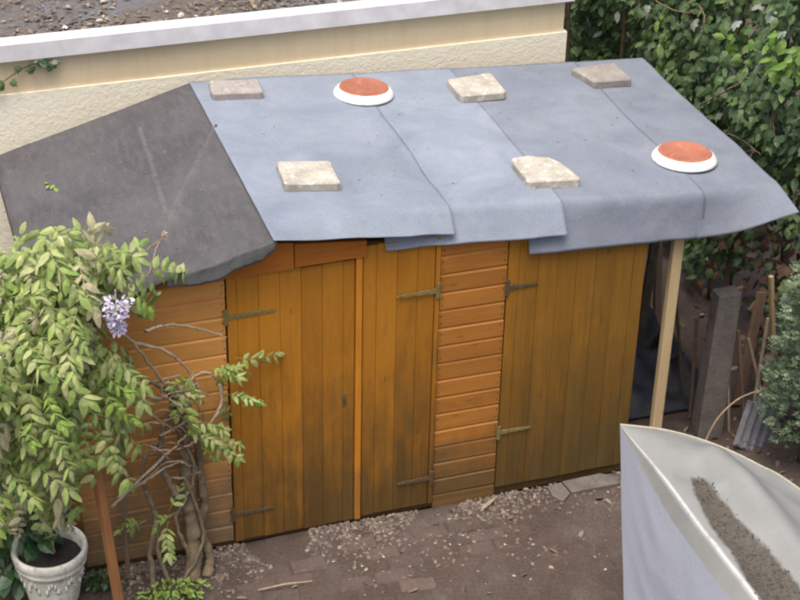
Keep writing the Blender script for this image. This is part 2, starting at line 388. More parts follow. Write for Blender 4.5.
# ================================================================== ground
def ground_z(x, y):
    z = .018*nz(x*1.1, y*1.1, 3)+.008*nz(x*4, y*4, 7)+.003*nz(x*13, y*13, 2)-.012
    if y > -.02 and -1 < x < 2.6: z -= .03
    return z
def axis_pts(lo, hi, step, far):
    a = list(np.arange(lo, hi, step)); s = step; p = lo; q = hi; L = []; H = []
    while p > -far: s *= 1.6; p -= s; L.append(p)
    s = step
    while q < far: H.append(q); s *= 1.6; q += s
    return L[::-1]+a+H+[q]
gx, gy = axis_pts(-2.2, 4.2, .045, 60), axis_pts(-3.0, 2.0, .045, 60)
mb = MB(); nx = len(gx)
mb.add([(x, y, ground_z(x, y) if abs(x) < 8 and abs(y) < 8 else 0) for y in gy for x in gx],
       [(j*nx+i, j*nx+i+1, (j+1)*nx+i+1, (j+1)*nx+i) for j in range(len(gy)-1) for i in range(nx-1)])
ground = mb.build('ground', M_SOIL, smooth=True); ground['kind'] = 'structure'
# old brick pavers half sunk in the soil
bm_ = []
for k in range(3):
    m = MB(); m.box((0, 0, 0), (.200, .098, .06), bev=.008)
    m.v = [(x+.004*nz(x*30, y*30, k*5+z), y+.004*nz(x*30+9, y*30, k*5+z), z+.003*nz(x*40, y*40, k)) for x, y, z in m.v]
    me = bpy.data.meshes.new('brick_paver'); me.from_pydata(m.v, [], m.f); me.materials.append(M_BRICK); bm_.append(me)
rb = random.Random(4)
for row in range(5):
    for c in range(8):
        x = .02+c*.208+(row % 2)*.1; y = -.20-row*.104
        if rb.random() < .22 or (c > 4 and row > 2) or (c < 1 and row < 1): continue
        a = R(rb.uniform(-4, 4)-4)
        M = Matrix.Translation((x*.995+.03, y-.06*x*.5, ground_z(x, y)-.027+rb.uniform(-.004, .010))) @ Matrix.Rotation(a, 4, 'Z') @ Matrix.Rotation(R(rb.uniform(-2, 2)), 4, 'X')
        inst('brick_paver', rb.choice(bm_), M, ground)
# gravel, stone chips and dry litter
def stone(mb, p, s, rg):
    q = Matrix.Rotation(rg.uniform(0, 6.3), 3, 'Z') @ Matrix.Rotation(rg.uniform(-.5, .5), 3, 'X')
    a, b, c = s*rg.uniform(.7, 1.2), s*rg.uniform(.5, .9), s*rg.uniform(.35, .6)
    base = [(1, 0, -.2), (.4, .9, -.1), (-.6, .8, .1), (-1, -.1, -.1), (-.4, -.9, 0), (.6, -.8, .1), (.45, .2, .8), (-.35, .35, .9), (-.1, -.5, .85)]
    vs = [Vector(p)+q @ Vector((x*a*rg.uniform(.8, 1.15), y*b*rg.uniform(.8, 1.15), z*c)) for x, y, z in base]
    mb.add(vs, [(0, 1, 6), (1, 2, 7, 6), (2, 3, 7), (3, 4, 8, 7), (4, 5, 8), (5, 0, 6, 8), (6, 7, 8)])
rg = random.Random(5); mb = MB()
for i in range(5200):
    x = rg.uniform(-1.2, 2.5); y = -abs(rg.gauss(0, .11))-.005
    if rg.random() < .35: y = -rg.uniform(0, .9)*rg.random()
    if nz(x*2, y*3, 9) < -.25: continue
    if x > 1.7 and rg.random() < .6: continue
    stone(mb, (x, y, ground_z(x, y)+.002), rg.uniform(.006, .017), rg)
o = mb.build('gravel', M_GRAVEL, kind='stuff'); tag(o, 'loose mixed gravel strewn along the foot of the shed', 'gravel')
mb = MB()
for i in range(120):
    x = rg.uniform(-.3, 2.3); y = -rg.uniform(.0, 1.15)
    if nz(x*1.7, y*1.7, 4) < -.12: continue
    stone(mb, (x, y, ground_z(x, y)+.004), rg.uniform(.004, .010)*(1.5 if rg.random() < .1 else 1), rg)
o = mb.build('stone_chips', M_CHIP, kind='stuff'); tag(o, 'small pale stone chips scattered over the brown soil', 'stones')
def flake(mb, p, s, rg, up=None, tilt=.6):
    q = Matrix.Rotation(rg.uniform(0, 6.3), 3, 'Z') @ Matrix.Rotation(rg.uniform(-tilt, tilt), 3, 'X') @ Matrix.Rotation(rg.uniform(-tilt, tilt), 3, 'Y')
    w_ = rg.uniform(.35, .6); h = rg.uniform(.05, .3)
    vs = [(-1, 0, 0), (-.3, -w_, h), (.5, -w_*.8, h), (1, 0, 0), (.5, w_*.8, h), (-.3, w_, h), (0, 0, -.02)]
    mb.add([Vector(p)+q @ (Vector(v)*s) for v in vs], [(0, 1, 6), (1, 2, 6), (2, 3, 6), (3, 4, 6), (4, 5, 6), (5, 0, 6)])
mb = MB()
for i in range(800):
    x = rg.uniform(-1.3, 4.0); y = -rg.uniform(-1.6, 1.1)
    if y > -.01 and x < 2.42: continue
    if x < 2.4 and rg.random() < .7: continue
    flake(mb, (x, y, ground_z(x, y)+.008), rg.uniform(.012, .035), rg)
o = mb.build('leaf_litter', M_LITTER, kind='stuff'); tag(o, 'brown dead leaf litter lying on the soil', 'leaf litter')
# broken pale slabs by the right door
for k, (pts, lab) in enumerate(((((562, 481), (600, 473), (619, 476), (619, 483), (572, 492)), 'pale flat stone lying at the foot of the right shed door'),
                                (((547, 486), (561, 482), (570, 493), (563, 501), (553, 496)), 'small broken stone left of the pale flat stone by the right door'))):
    P = [on_z(x, y, .012) for x, y in pts]; c = sum(P, Vector())/len(P)
    m = MB(); m.prism([(p.x, p.y) for p in P][::-1], 2, -.05, .010)
    tag(m.build('flat_stone', M_CONC, origin=(c.x, c.y, 0)), lab, 'stone')
m = MB()
for k in range(3):
    a = on_z(481+k*4, 511-k*3, .012); b = on_z(491+k*3, 500-k*2, .015); mid = (a+b)/2+Vector((0, 0, .006))
    m.tube([a, mid, b], [.004, .006, .003], 5)
tag(m.build('dry_stick', M_TWIG, origin=tuple(on_z(485, 508, 0))), 'dry straw coloured stick lying on the gravel below the horizontal boards', 'stick')
m = MB(); m.tube([on_z(258, 590, .012), on_z(285, 584, .02), on_z(312, 581, .012)], [.004, .005, .003], 5)
tag(m.build('dry_stick', M_TWIG, origin=tuple(on_z(285, 586, 0))), 'thin twig lying on the brick pavers in front of the left door', 'stick')

# ================================================================== garage with flat roof behind
GY, GX1, GX0 = 2.0, 2.722, -7.0
gar = empty('flat_roofed_garage', (-1, 5, 0))
tag(gar, 'cream rendered flat roofed garage with white coping behind the shed', 'garage')
m = MB(); m.box(((GX0+GX1)/2, (GY+9)/2, .955), (GX1-GX0, 9-GY, 1.95)); m.build('wall', M_ROUGH, gar, (-1, 5, 0))
m = MB(); m.box(((GX0+GX1)/2-.01, (GY+.014+8.99)/2, 2.04), (GX1-GX0-.024, 8.976-GY, .225)); m.build('render_band', M_BAND, gar, (-1, 5, 0))
m = MB(); m.grid(lambda u, v: (GX0+.05+u*(GX1-GX0-.1), GY+.06+v*(6.9), 2.19+.012*nz(u*20, v*14)), 120, 90); m.build('roof', M_FLAT, gar, (-1, 5, 0), smooth=True)
xs = [GX0-.03, -3.6, -.9+.0, 2.735]
for a, b in ((GX0-.03, -2.95), (-2.948, GX1+.02)):
    m = MB(); prof = [(GY-.035, 2.149), (GY-.03, 2.249), (GY+.07, 2.257), (GY+.085, 2.21), (GY+.085, 2.155)]
    m.prism(prof, 0, a, b); m.build('coping', M_WHITE, gar, (a, GY, 2.15))
m = MB(); m.box((GX1+.0, 5.55, 2.203), (.07, 6.9, .105)); m.build('coping', M_WHITE, gar, (GX1, 5, 2.2))
mb = MB(); rg = random.Random(8)
for i in range(9000):
    x = rg.uniform(-2.6, 2.6); y = GY+.1+rg.random()**1.3*2.2
    if nz(x*1.6, y*2.2, 1)+.5*nz(x*5, y*5, 2) < rg.uniform(-.5, .35): continue
    flake(mb, (x, y, 2.203), rg.uniform(.008, .026), rg, tilt=.4)
o = mb.build('roof_litter', M_LITTER, kind='stuff'); tag(o, 'brown leaf litter and grit on the flat garage roof', 'leaf litter')
mb = MB()
for i in range(420):
    x = rg.uniform(-2.6, 2.6); y = GY+.1+rg.random()*1.6
    if nz(x*2.2, y*2.2, 6) < 0: continue
    stone(mb, (x, y, 2.205), rg.uniform(.010, .028), rg)
o = mb.build('roof_chips', M_CHIP, kind='stuff'); tag(o, 'pale stone chips among the litter on the garage roof', 'stones')

# ================================================================== shed
SO = (.75, .85, 0)
shed = empty('garden_shed', SO)
tag(shed, 'orange stained wooden shed with three plank doors and a felted roof', 'shed')
LS = .274
def left_z(x): return RZ-.006-LS*(RX-x)
def on_left(x, y):
    d = ray(x, y); t = (RZ-.006-LS*RX+LS*CAM.x-CAM.z)/(d.z-LS*d.x); return CAM+d*t
SX0, SX1, SD = -.84, 2.375, 1.68
# walls: lining, with the boards as pieces
m = MB(); m.prism([(SX0, -.02), (SX1, -.02), (SX1, roof_z(SX1)-.15), (RX, RZ-.13), (SX0, left_z(SX0)-.04)], 1, .0, .03)
wallf = m.build('front_wall', M_WI, shed, SO)
m = MB(); m.prism([(SX0, -.02), (SX1, -.02), (SX1, roof_z(SX1)-.05), (RX, RZ-.06), (SX0, left_z(SX0)-.04)], 1, SD, SD+.03)
m.build('back_wall', M_OLD, shed, SO)
m = MB(); m.box((SX1-.012, SD/2+.015, .83), (.02, SD-.04, 1.7)); m.build('side_wall', M_OLD, shed, SO)
m = MB(); m.box((SX0+.012, SD/2+.015, .78), (.02, SD-.04, 1.58)); walll = m.build('side_wall', M_OLD, shed, SO)
rg = random.Random(21)
def shiplap(parent, xa, xb, z0, h, yo=0.0, mat=M_WH):
    j = rg.uniform(-.0015, .0015); d = .019+rg.uniform(-.001, .0015)
    prof = [(-.001+yo, z0), (-d+yo, z0+.0015), (-d+yo+j, z0+h-.020), (-.011+yo, z0+h-.011), (-.0095+yo, z0+h-.001), (-.001+yo, z0+h-.001)]
    m = MB(); m.prism(prof, 0, xa+rg.uniform(0, .003), xb-rg.uniform(0, .003))
    dz = rg.uniform(-.0015, .0015)
    m.v = [(x, y, z+dz*(1 if x > (xa+xb)/2 else -1)) for x, y, z in m.v]
    return m.build('board', mat, parent, ((xa+xb)/2, -.01+yo, z0))
P = .1127
for i in range(15):
    z0 = .022+i*P; zt = z0+P; xa = SX0+.03
    lim = RX-(left_z(RX)-.03-zt)/LS; xa = max(xa, lim)
    shiplap(wallf, xa, .008, z0, P, mat=M_WHL)
shiplap(wallf, 1.172, 1.552, -.035, P*.98, .0)
for i in range(15): shiplap(wallf, 1.172, 1.552, -.035+(i+1)*P, P, .0)
for i in range(14):          # left side wall
    m = MB(); z0 = .02+i*P; prof = [(SX0+.002, z0), (SX0-.017, z0+.001), (SX0-.017, z0+P-.02), (SX0-.008, z0+P-.01), (SX0-.008, z0+P-.001), (SX0+.002, z0+P-.001)]
    m.prism(prof, 1, .012, SD); m.build('board', M_OLD, walll, (SX0, SD/2, z0))
m = MB()
for i in range(16):
    for x in (1.188, 1.536):
        for dz in (.03, .075): m.box((x+rg.uniform(-.004, .004), -.0205, -.035+i*P+dz), (.006, .004, .006))
for i in range(15):
    for dz in (.03, .075): m.box((-.008+rg.uniform(-.003, .003), -.0205, .022+i*P+dz), (.006, .004, .006))
m.build('nails', M_STEM, wallf, SO, kind='stuff')
m = MB(); m.box((SX0+.008, -.012, .79), (.042, .034, 1.58), bev=.003); m.build('corner_trim', M_WV, shed, SO)
# gable fascia boards
m = MB(); m.prism([(-.52, 1.722), (.366, 1.724), (.366, 1.875), (.14, 1.905), (-.52, 1.738)], 1, -.046, -.0225); m.build('fascia_board', M_WF, shed, (.0, -.03, 1.75))
m = MB(); m.prism([(.371, 1.733), (.752, 1.737), (.752, 1.83), (.371, 1.87)], 1, -.050, -.0225); m.build('fascia_board', M_WF, shed, (.55, -.03, 1.75))
# doors
def door(x0, x1, z0, z1, edges, yf, mat=M_WV):
    m = MB(); m.box(((x0+x1)/2, -.0035, (z0+z1)/2), (x1-x0-.02, .005, z1-z0-.02))
    c = ((x0+x1)/2, yf/2, z0)
    d = m.build('door', M_WI, shed, c)
    for a, b in zip(edges[:-1], edges[1:]):
        m = MB(); w_ = b-a-.0010
        m.box(((a+b)/2, (yf-.0065)/2, (z0+z1)/2+rg.uniform(-.003, .003)), (w_, -yf-.0065, z1-z0-.004), bev=.0024)
        dy = rg.uniform(-.001, .001)
        m.v = [(x, y+dy, z) for x, y, z in m.v]
        m.build('plank', mat if a < 1.55 else M_WV3, d, ((a+b)/2, yf/2, z0))
    return d
def ticks(x0, first, pitch, x1):
    e = [x0]; x = x0+first
    while x < x1-.03: e.append(x); x += pitch
    return e+[x1]
d1 = door(.016, .698, .012, 1.716, ticks(.016, .052, .1135, .698), -.026)
d2 = door(.742, 1.140, .022, 1.784, ticks(.742, .075, .1135, 1.140), -.024)
d3 = door(1.558, 2.374, .045, 1.738, ticks(1.558, .062, .1135, 2.374), -.024)
m = MB(); m.box((.7185, -.021, .875), (.034, .038, 1.715), bev=.003); m.build('meeting_strip', M_WT, d1, (.718, -.02, .02))
m = MB(); m.box((1.1555, -.017, .90), (.0255, .031, 1.75), bev=.003); m.build('edge_strip', M_WV, d2, (1.155, -.02, .02))
m = MB(); m.box((1.60, -.0165, 1.765), (.09, .03, .045)); m.build('header_block', M_WI, shed, (1.6, -.02, 1.76))
def hinge(d, x, z, s, L, mat, yf, tilt=0):
    m = MB(); y = yf-.0025
    m.box((x, y-.001, z), (.026, .006, .095), bev=.002)
    a, b = x+s*.012, x+s*L
    m.v += []; t = math.tan(R(tilt))
    poly = [(a, z-.014), (b, z-.007+t*L), (b+s*.010, z+t*L), (b, z+.007+t*L), (a, z+.014)]
    if s < 0: poly = poly[::-1]
    m.prism(poly, 1, y-.004, y+.002)
    m.tube([(x, y-.005, z-.046), (x, y-.005, z+.046)], .005, 8)
    for k in (.3, .6, .9): m.box((x+s*L*k, y-.005, z+t*L*k), (.011, .005, .011), bev=.002)
    m.build('hinge', mat, d, (x, y, z))
hinge(d1, .008, 1.485, 1, .25, M_HINGE, -.026); hinge(d1, .008, .205, 1, .22, M_HINGED, -.026)
hinge(d2, 1.158, 1.455, -1, .225, M_HINGE, -.034); hinge(d2, 1.158, .215, -1, .20, M_HINGED, -.034)
hinge(d3, 1.556, 1.400, 1, .17, M_HINGED, -.026); hinge(d3, 1.556, .44, 1, .19, M_HINGE, -.026)
m = MB(); m.box((.640, -.028, .845), (.022, .005, .075), bev=.002); m.tube([(.640, -.030, .86), (.640, -.040, .86)], .008, 8); m.build('lock_plate', M_HINGED, d1, (.64, -.028, .845))
# roof deck
m = MB()
m.prism([(RX, RZ-.012), (3.10, roof_z(3.10)-.012), (3.10, roof_z(3.10)-.034), (RX, RZ-.05)], 1, .13, 1.77)
m.prism([(RX-.002, RZ-.022), (RX-.002, RZ-.05), (-.885, left_z(-.885)-.034), (-.885, left_z(-.885)-.012)], 1, -.10, 1.77)
roof = m.build('roof', M_DECK, shed, SO)
for Y in (.06, .85, 1.7):
    m = MB(); m.box((2.735, Y, roof_z(2.735)-.066), (.70, .045, .06)); m.build('roof_joist', M_PALE, shed, (2.7, Y, 1.73))
# old dark felt on the left slope
C1 = [on_left(*p) for p in ((127, 113), (140, 131), (153, 170), (166, 214))]
C2 = [on_left(*p) for p in ((216, 128), (196, 165), (178, 200), (167, 228), (160, 262))]
def seg_d(x, y, L):
    best = 9
    for a, b in zip(L[:-1], L[1:]):
        dx, dy = b.x-a.x, b.y-a.y; t = max(0, min(1, ((x-a.x)*dx+(y-a.y)*dy)/(dx*dx+dy*dy)))
        best = min(best, math.hypot(x-a.x-dx*t, y-a.y-dy*t))
    return best
def dark_fn(u, v):
    x = -.935+u*(RX+.012+.935); y = -.145+.006*nz(u*40, 0, 8)*max(0, 1-v*20)+v*1.955
    z = left_z(x)-(max(0, x-RX)*.34)
    z += .006*nz(x*2.3, y*2.3, 5)+.0025*nz(x*8, y*8, 1)+.004
    z += .012*math.exp(-(seg_d(x, y, C1)/.018)**2)+.013*math.exp(-(seg_d(x, y, C2)/.018)**2)
    if seg_d(x, y, C1) < .4 and x > C1[0].x+(y-C1[0].y)*0.03: z += .003
    if x < -.88: z -= (-.88-x)**2*14
    if y < -.04: z += (-.04-y)*(.02+.16*nz(x*5, 0, 3)+.14*max(0, 1-abs(x+.35)/.35))   # lifted, wavy front lip
    return (x, y, z)
m = MB(); m.sheet(dark_fn, 96, 130, .004)
o = m.build('felt_sheet', M_DFELT, roof, SO, smooth=True)
at = o.data.attributes.new('wear', 'FLOAT', 'POINT')
at.data.foreach_set('value', [max(.28*math.exp(-(seg_d(x, y, C1[1:])/.012)**2), .16*math.exp(-(seg_d(x, y, C2[:4])/.022)**2)) for x, y, z in m.v])
def flap_fn(u, v):
    x = -.30+u*.555; b = dark_fn((x+.935)/(RX+.012+.935), 0)
    w_ = (.088+.020*nz(x*9, 0, 1)+.010*nz(x*31, 0, 1))*min(1, .35+u*2.2)*(1 if u < .86 else 1-(u-.86)*4)
    return (x-.004*(1-v), b[1]-.003-.006*(1-v)-.006*nz(x*9, v, 2), b[2]+.001-w_*(1-v))
m = MB(); m.sheet(flap_fn, 40, 6, .003); m.build('felt_flap', M_FEDGE, roof, (0, -.15, 1.85), smooth=True)
# four newer blue grey sheets lapped from the ridge to the right
def sheet(x0, x1, lift, yf0, yf1, yb_, zb0, zb1, seed, skew=0.0, back=1.80, cornertwist=0.0, mat=None):
    def fn(u, v):
        yf = yf0+u*(yf1-yf0); yb = yb_ if not isinstance(yb_, tuple) else yb_[0]+u*(yb_[1]-yb_[0])
        x = x0+u*(x1-x0)
        zb = zb0+(u*u if cornertwist else u)*(zb1-zb0); vf = .22
        yy = yf+max(0, (v-vf)/(1-vf))*(back-yf); n = .007*nz(x*2.1, yy*2.1, 1)+.004*nz(x*1.1, yy*4.5, 3)+.0022*nz(x*7, yy*7, 2)
        y_f = yf+.012*nz(x*3, 0, 3)
        if v >= vf:
            t = (v-vf)/(1-vf); y = y_f+t*(back-y_f); z = roof_z(x)+lift+n*(1 if t > .03 else t/.03)
        else:
            t = 1-v/vf; z0 = roof_z(x)+lift
            ye = yb-cornertwist*u*u+.010*nz(x*4, 1, seed); ze = zb+.008*nz(x*5, 2, seed)
            K = Vector((y_f-.030, z0-.004)); B = K.lerp(Vector((ye, ze)), .22)
            if t < .3:
                q = t/.3; y = (1-q)**2*y_f+2*q*(1-q)*K.x+q*q*B.x; z = (1-q)**2*z0+2*q*(1-q)*K.y+q*q*B.y
            else:
                q = (t-.3)/.7; y = B.x+(ye-B.x)*q; z = B.y+(ze-B.y)*q
            y += .006*nz(x*6, t*2, seed)*t
        if v > vf and u > .93: z += .004*max(0, nz(yy*2.7, 5, seed)+.15)*(u-.93)/.07*4*.5
        x += .012*nz(yy*1.6, 7, seed)*max(0, (u-.9)/.1)*(1 if x1 < 3 else .3)
        return (x+skew*(1-v)+(.026*t*u**3 if v < vf and cornertwist else 0), y, z)
    m = MB(); m.sheet(fn, 50, 90, .0013)
    return m.build('felt_sheet', mat or M_FELT, roof, ((x0+x1)/2, .8, 1.9), smooth=True)
sheet(2.650, 3.165, .0080, .010, .040, -.070, 1.548, 1.700, 1, 0, 1.80, .125, M_FELT2)
sheet(1.660, 2.690, .0095, .050, .000, -.062, 1.608, 1.550, 2, mat=M_FELT2)
sheet(.860, 1.860, .0110, .105, .035, (-.040, -.090), 1.752, 1.710, 3)
sheet(.235, 1.235, .0125, .120, .050, (-.165, -.066), 1.974, 1.800, 4)

# support post
tp = on_y(678, 240, .02); bt = on_y(655, 430, -.02)
dirv = (tp-bt).normalized(); base = bt-dirv*(bt.z/dirv.z); top = base+dirv*((roof_z(2.58)-.045-base.z)/dirv.z)
def leaning(name, mat, a, b, wx, wy, bev=.004, rot=0.0, origin=None):
    a, b = Vector(a), Vector(b); d = (b-a).normalized(); x = Vector((math.cos(rot), math.sin(rot), 0)); x = (x-d*x.dot(d)).normalized(); y = d.cross(x)
    M = Matrix(((x.x, y.x, d.x), (x.y, y.y, d.y), (x.z, y.z, d.z)))
    m = MB(); m.box((a+b)/2, (wx, wy, (b-a).length), M, bev)
    return m.build(name, mat, None, origin or tuple(a))
tag(leaning('support_post', M_PALE, base-dirv*.02, top, .062, .045), 'pale new timber post propping up the right end of the roof', 'post')

# ------------------------------------------------------------------ weights on the roof
slabs = [(((208, 80), (259, 79), (264, 92), (212, 94)), M_SLAB_G, 'brown grey paving slab at the roof ridge nearest the dark felt'),
         (((275, 161), (331, 160), (341, 183), (285, 184)), M_SLAB_P, 'pale cream paving slab near the front edge, left of the other slabs in front'),
         (((446, 79), (491, 72), (508, 92), (461, 96)), M_SLAB_P, 'white patched grey paving slab between the left saucer and the back right slab'),
         (((510, 158), (526, 155), (548, 157), (563, 163), (582, 179), (528, 182)), M_SLAB_P, 'paving slab with a broken corner near the front edge of the roof'),
         (((571, 68), (614, 62), (633, 79), (594, 82)), M_SLAB_G, 'smooth brown grey paving slab at the back right corner of the roof')]
for k, (pts, mt, lab) in enumerate(slabs):
    th = .046; P_ = [on_roof(x, y, th+.013) for x, y in pts]; c = sum(P_, Vector())/len(P_)
    out = []
    for i, p in enumerate(P_):                       # worn, slightly irregular outline
        q = P_[(i+1) % len(P_)]
        for t in (.06, .3, .52, .75, .94):
            r_ = p.lerp(q, t); j = .006*(nz(r_.x*13, r_.y*13, k)+.4)
            out.append(r_+(c-r_).normalized()*j)
    n = len(out); m = MB()
    lay = [(-.0, -th), (0, -.007), (.007, 0)]
    vs = []
    for ins, dz in lay:
        for p in out:
            d = (c-p); d.z = 0; d.normalize(); q = p+d*(ins+.003*nz(p.x*30, p.y*30, dz*40)); vs.append((q.x, q.y, roof_z(q.x)+.013+th+dz+.002*nz(q.x*20, q.y*20)))
    fs = [tuple(range(n))]+[(r*n+i, r*n+n+i, r*n+n+(i+1) % n, r*n+(i+1) % n) for r in range(2) for i in range(n)]
    vs.append((c.x, c.y, roof_z(c.x)+.013+th+.001)); fs += [(2*n+i, len(vs)-1, 2*n+(i+1) % n) for i in range(n)]
    m.add(vs, fs)
    tag(m.build('paving_slab', mt, None, (c.x, c.y, roof_z(c.x)+.02)), lab, 'slab', 'paving slabs weighing down the roof felt')
for (px, py, r0, lab) in ((363.5, 95, .178, 'upturned white rimmed terracotta saucer at the back between two slabs'),
                          (684, 160, .185, 'upturned white rimmed terracotta saucer near the right end of the roof')):
    c = on_roof(px, py, .010); k = r0/.18
    e = empty('plant_saucer', c); e.rotation_euler = (0, math.atan(-RS), R(random.uniform(0, 90)))
    tag(e, lab, 'saucer', 'upturned plant saucers on the roof')
    m = MB(); m.lathe([(.150*k, .004), (.172*k, 0), (.180*k, .004), (.181*k, .011), (.176*k, .022), (.166*k, .036), (.154*k, .047), (.146*k, .0515), (.140*k, .052)], 56, c)
    o = m.build('rim', M_GLAZE, e, c, smooth=True)
    ch = lambda th, z: .012*nz(math.cos(th)*3, math.sin(th)*3, 2)
    m = MB(); m.lathe([(.149*k, .050), (.145*k, .0545), (.137*k, .056), (.126*k, .0545), (.123*k, .052), (.06*k, .0505), (.001, .051)], 56, c, wob=ch)
    m.build('base', M_TERRA, e, c, smooth=True)

# ================================================================== tarpaulin covered load, bottom right
TIP = on_z(620, 425, 1.2)
REDGE = [TIP]+[on_z(*p) for p in ((668, 431, 1.18), (715, 445, 1.14), (758, 465, 1.09), (800, 490, 1.03))]+[Vector((2.72, -2.5, .98)), Vector((2.80, -3.7, .95))]
DEB = [on_z(x, y, 1.13) for x, y in ((688, 489), (703, 492), (718, 508), (735, 528), (767, 560), (797, 597), (822, 632), (800, 660), (765, 626), (747, 597), (733, 567), (714, 545), (700, 522), (691, 505))]
CL = [on_z(x, y, 1.13) for x, y in ((693, 490), (708, 508), (727, 540), (757, 577), (785, 615), (805, 645))]
RL = [on_z(x, y, 1.2) for x, y in ((716, 460), (745, 485), (775, 520), (800, 553), (850, 620))]
def inside(x, y, P_):
    c = False; n = len(P_)
    for i in range(n):
        a, b = P_[i], P_[i-1]
        if (a.y > y) != (b.y > y) and x < (b.x-a.x)*(y-a.y)/(b.y-a.y)+a.x: c = not c
    return c
def tarp_bump(x, y):
    return -.038*math.exp(-(seg_d(x, y, CL)/.12)**2)+.007*nz(x*5+y*2, y*1.2, 4)+.005*max(0, 1-5*abs(nz(x*2.4+y*1.1, y*1.7-x, 15)))+.075*math.exp(-(seg_d(x, y, RL)/.10)**2)+.006*nz(x*3, y*3, 8)+.002*nz(x*11, y*9, 8)
def lerp_list(L, t):
    t = t*(len(L)-1); i = min(int(t), len(L)-2); return L[i].lerp(L[i+1], t-i)
def cr(L, t):     # smooth curve through points
    t = t*(len(L)-1); i = min(int(t), len(L)-2); t -= i
    p0, p1, p2, p3 = L[max(i-1, 0)], L[i], L[i+1], L[min(i+2, len(L)-1)]
    return .5*((2*p1)+(p2-p0)*t+(2*p0-5*p1+4*p2-p3)*t*t+(3*p1-p0-3*p2+p3)*t**3)
def ledge_(s): return Vector((TIP.x-.035*min(1, s*2.0)-.01*math.sin(s*9), TIP.y-2.6*s, 1.2-.02*s))
def ledge(s): return ledge_(s)
def hem_(s): return ledge_(s)-Vector((0, 0, .085*min(1, s*4)))
def redge(s): return cr(REDGE, min(1, s**.85))
def top_pt(u, s):
    a, b = ledge(s), redge(s); p = a.lerp(b, u)
    k = min(1, s*5)*min(1, u*9)*min(1, (1-u)*6)
    if u < .10: p.z -= .085*(1-u/.10)**1.15*min(1, s*4)
    p.z += tarp_bump(p.x, p.y)*k+.075*k*math.sin(u*math.pi)
    return p
tarp = empty('tarpaulin_cover', (2.1, -2.2, 0))
tag(tarp, 'grey tarpaulin pulled taut to a pointed corner, with dark debris pooled on top', 'tarpaulin')
m = MB(); m.grid(lambda u, v: top_pt(u**1.4, 1-v), 140, 120)
def side_pt(ed, s, v, rake, out):
    p = (hem_ if ed is ledge else ed)(s); b = Vector((p.x+out*.06*min(1, s*4), p.y-rake*(1-min(1, s*3)), .012))
    q = p.lerp(b, v); q.x += .010*nz(p.y*4, v*3, 5)*v+.018*math.sin(v*math.pi)*(-out)*min(1, s*4)-out*.005*max(0, 1-3.2*abs(nz(p.y*2.2+v*1.3, v*2.6, 5)))*min(1, s*6)*min(1, v*6) ; q.y += .006*nz(p.y*4, v*3, 9)*v; return q
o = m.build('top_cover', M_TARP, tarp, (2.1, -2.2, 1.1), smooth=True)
at = o.data.attributes.new('grime', 'FLOAT', 'POINT')
at.data.foreach_set('value', [max(0, min(1, .52+(1 if inside(x, y, DEB) else -1)*seg_d(x, y, DEB+DEB[:1])/.055)) for x, y, z in m.v])
at = o.data.attributes.new('fold_highlight', 'FLOAT', 'POINT')      # highlight along the bent edge, painted as a pale strip
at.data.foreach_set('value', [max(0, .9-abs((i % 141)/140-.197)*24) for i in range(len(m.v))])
m = MB(); m.grid(lambda u, v: side_pt(ledge, u, v, .30, 1), 80, 24)
m.build('side_sheet', M_SIDE, tarp, (1.75, -2.2, .6), smooth=True)
m = MB(); m.grid(lambda u, v: side_pt(redge, 1-u, v, .30, -1), 60, 24)
m.build('side_sheet', M_SIDE, tarp, (2.5, -2.2, .6), smooth=True)
m = MB(); m.grid(lambda u, v: top_pt(u, 1).lerp(Vector((top_pt(u, 1).x, -3.72, .012)), v), 10, 10); m.build('end_sheet', M_SIDE, tarp, (2.2, -3.7, .6))
M_HEM = plain('pale_hem', (.50, .51, .50), (.42, .43, .41), 8, .45, .002, .3, 90, c3=(.44, .43, .36))
M_HEMB = plain('beige_hem', (.36, .34, .27), (.28, .26, .20), 8, .6, .002, .3, 90)
m = MB(); m.tube([redge(i/50)+Vector((0, 0, .002)) for i in range(51)], .006, 6); m.build('hem', M_HEMB, tarp, (2.5, -2.2, 1.15), smooth=True)
mb = MB(); rg = random.Random(3)
def tarp_z(x, y):
    s = (TIP.y-y)/2.6; a, b = ledge(s), redge(s)
    for _ in range(6):
        u = (x-a.x)/max(1e-4, (b.x-a.x)); p = top_pt(max(0, min(1, u)), s); s = max(.01, s+(p.y-y)/2.6*.8); a, b = ledge(s), redge(s)
    return top_pt(max(0, min(1, (x-a.x)/max(1e-4, b.x-a.x))), s).z
bx = (min(p.x for p in DEB), max(p.x for p in DEB), min(p.y for p in DEB), max(p.y for p in DEB)); n_ = 0
while n_ < 500:
    x, y = rg.uniform(*bx[:2]), rg.uniform(*bx[2:]); n_ += 1
    if not inside(x+.02*nz(x*9, y*9, 1), y+.02*nz(x*9, y*9, 5), DEB): continue
    flake(mb, (x, y, tarp_z(x, y)+.005), rg.uniform(.003, .008), rg, tilt=.10)
mb.build('debris', M_SILT, tarp, (2.1, -2.2, 1.1), kind='stuff')

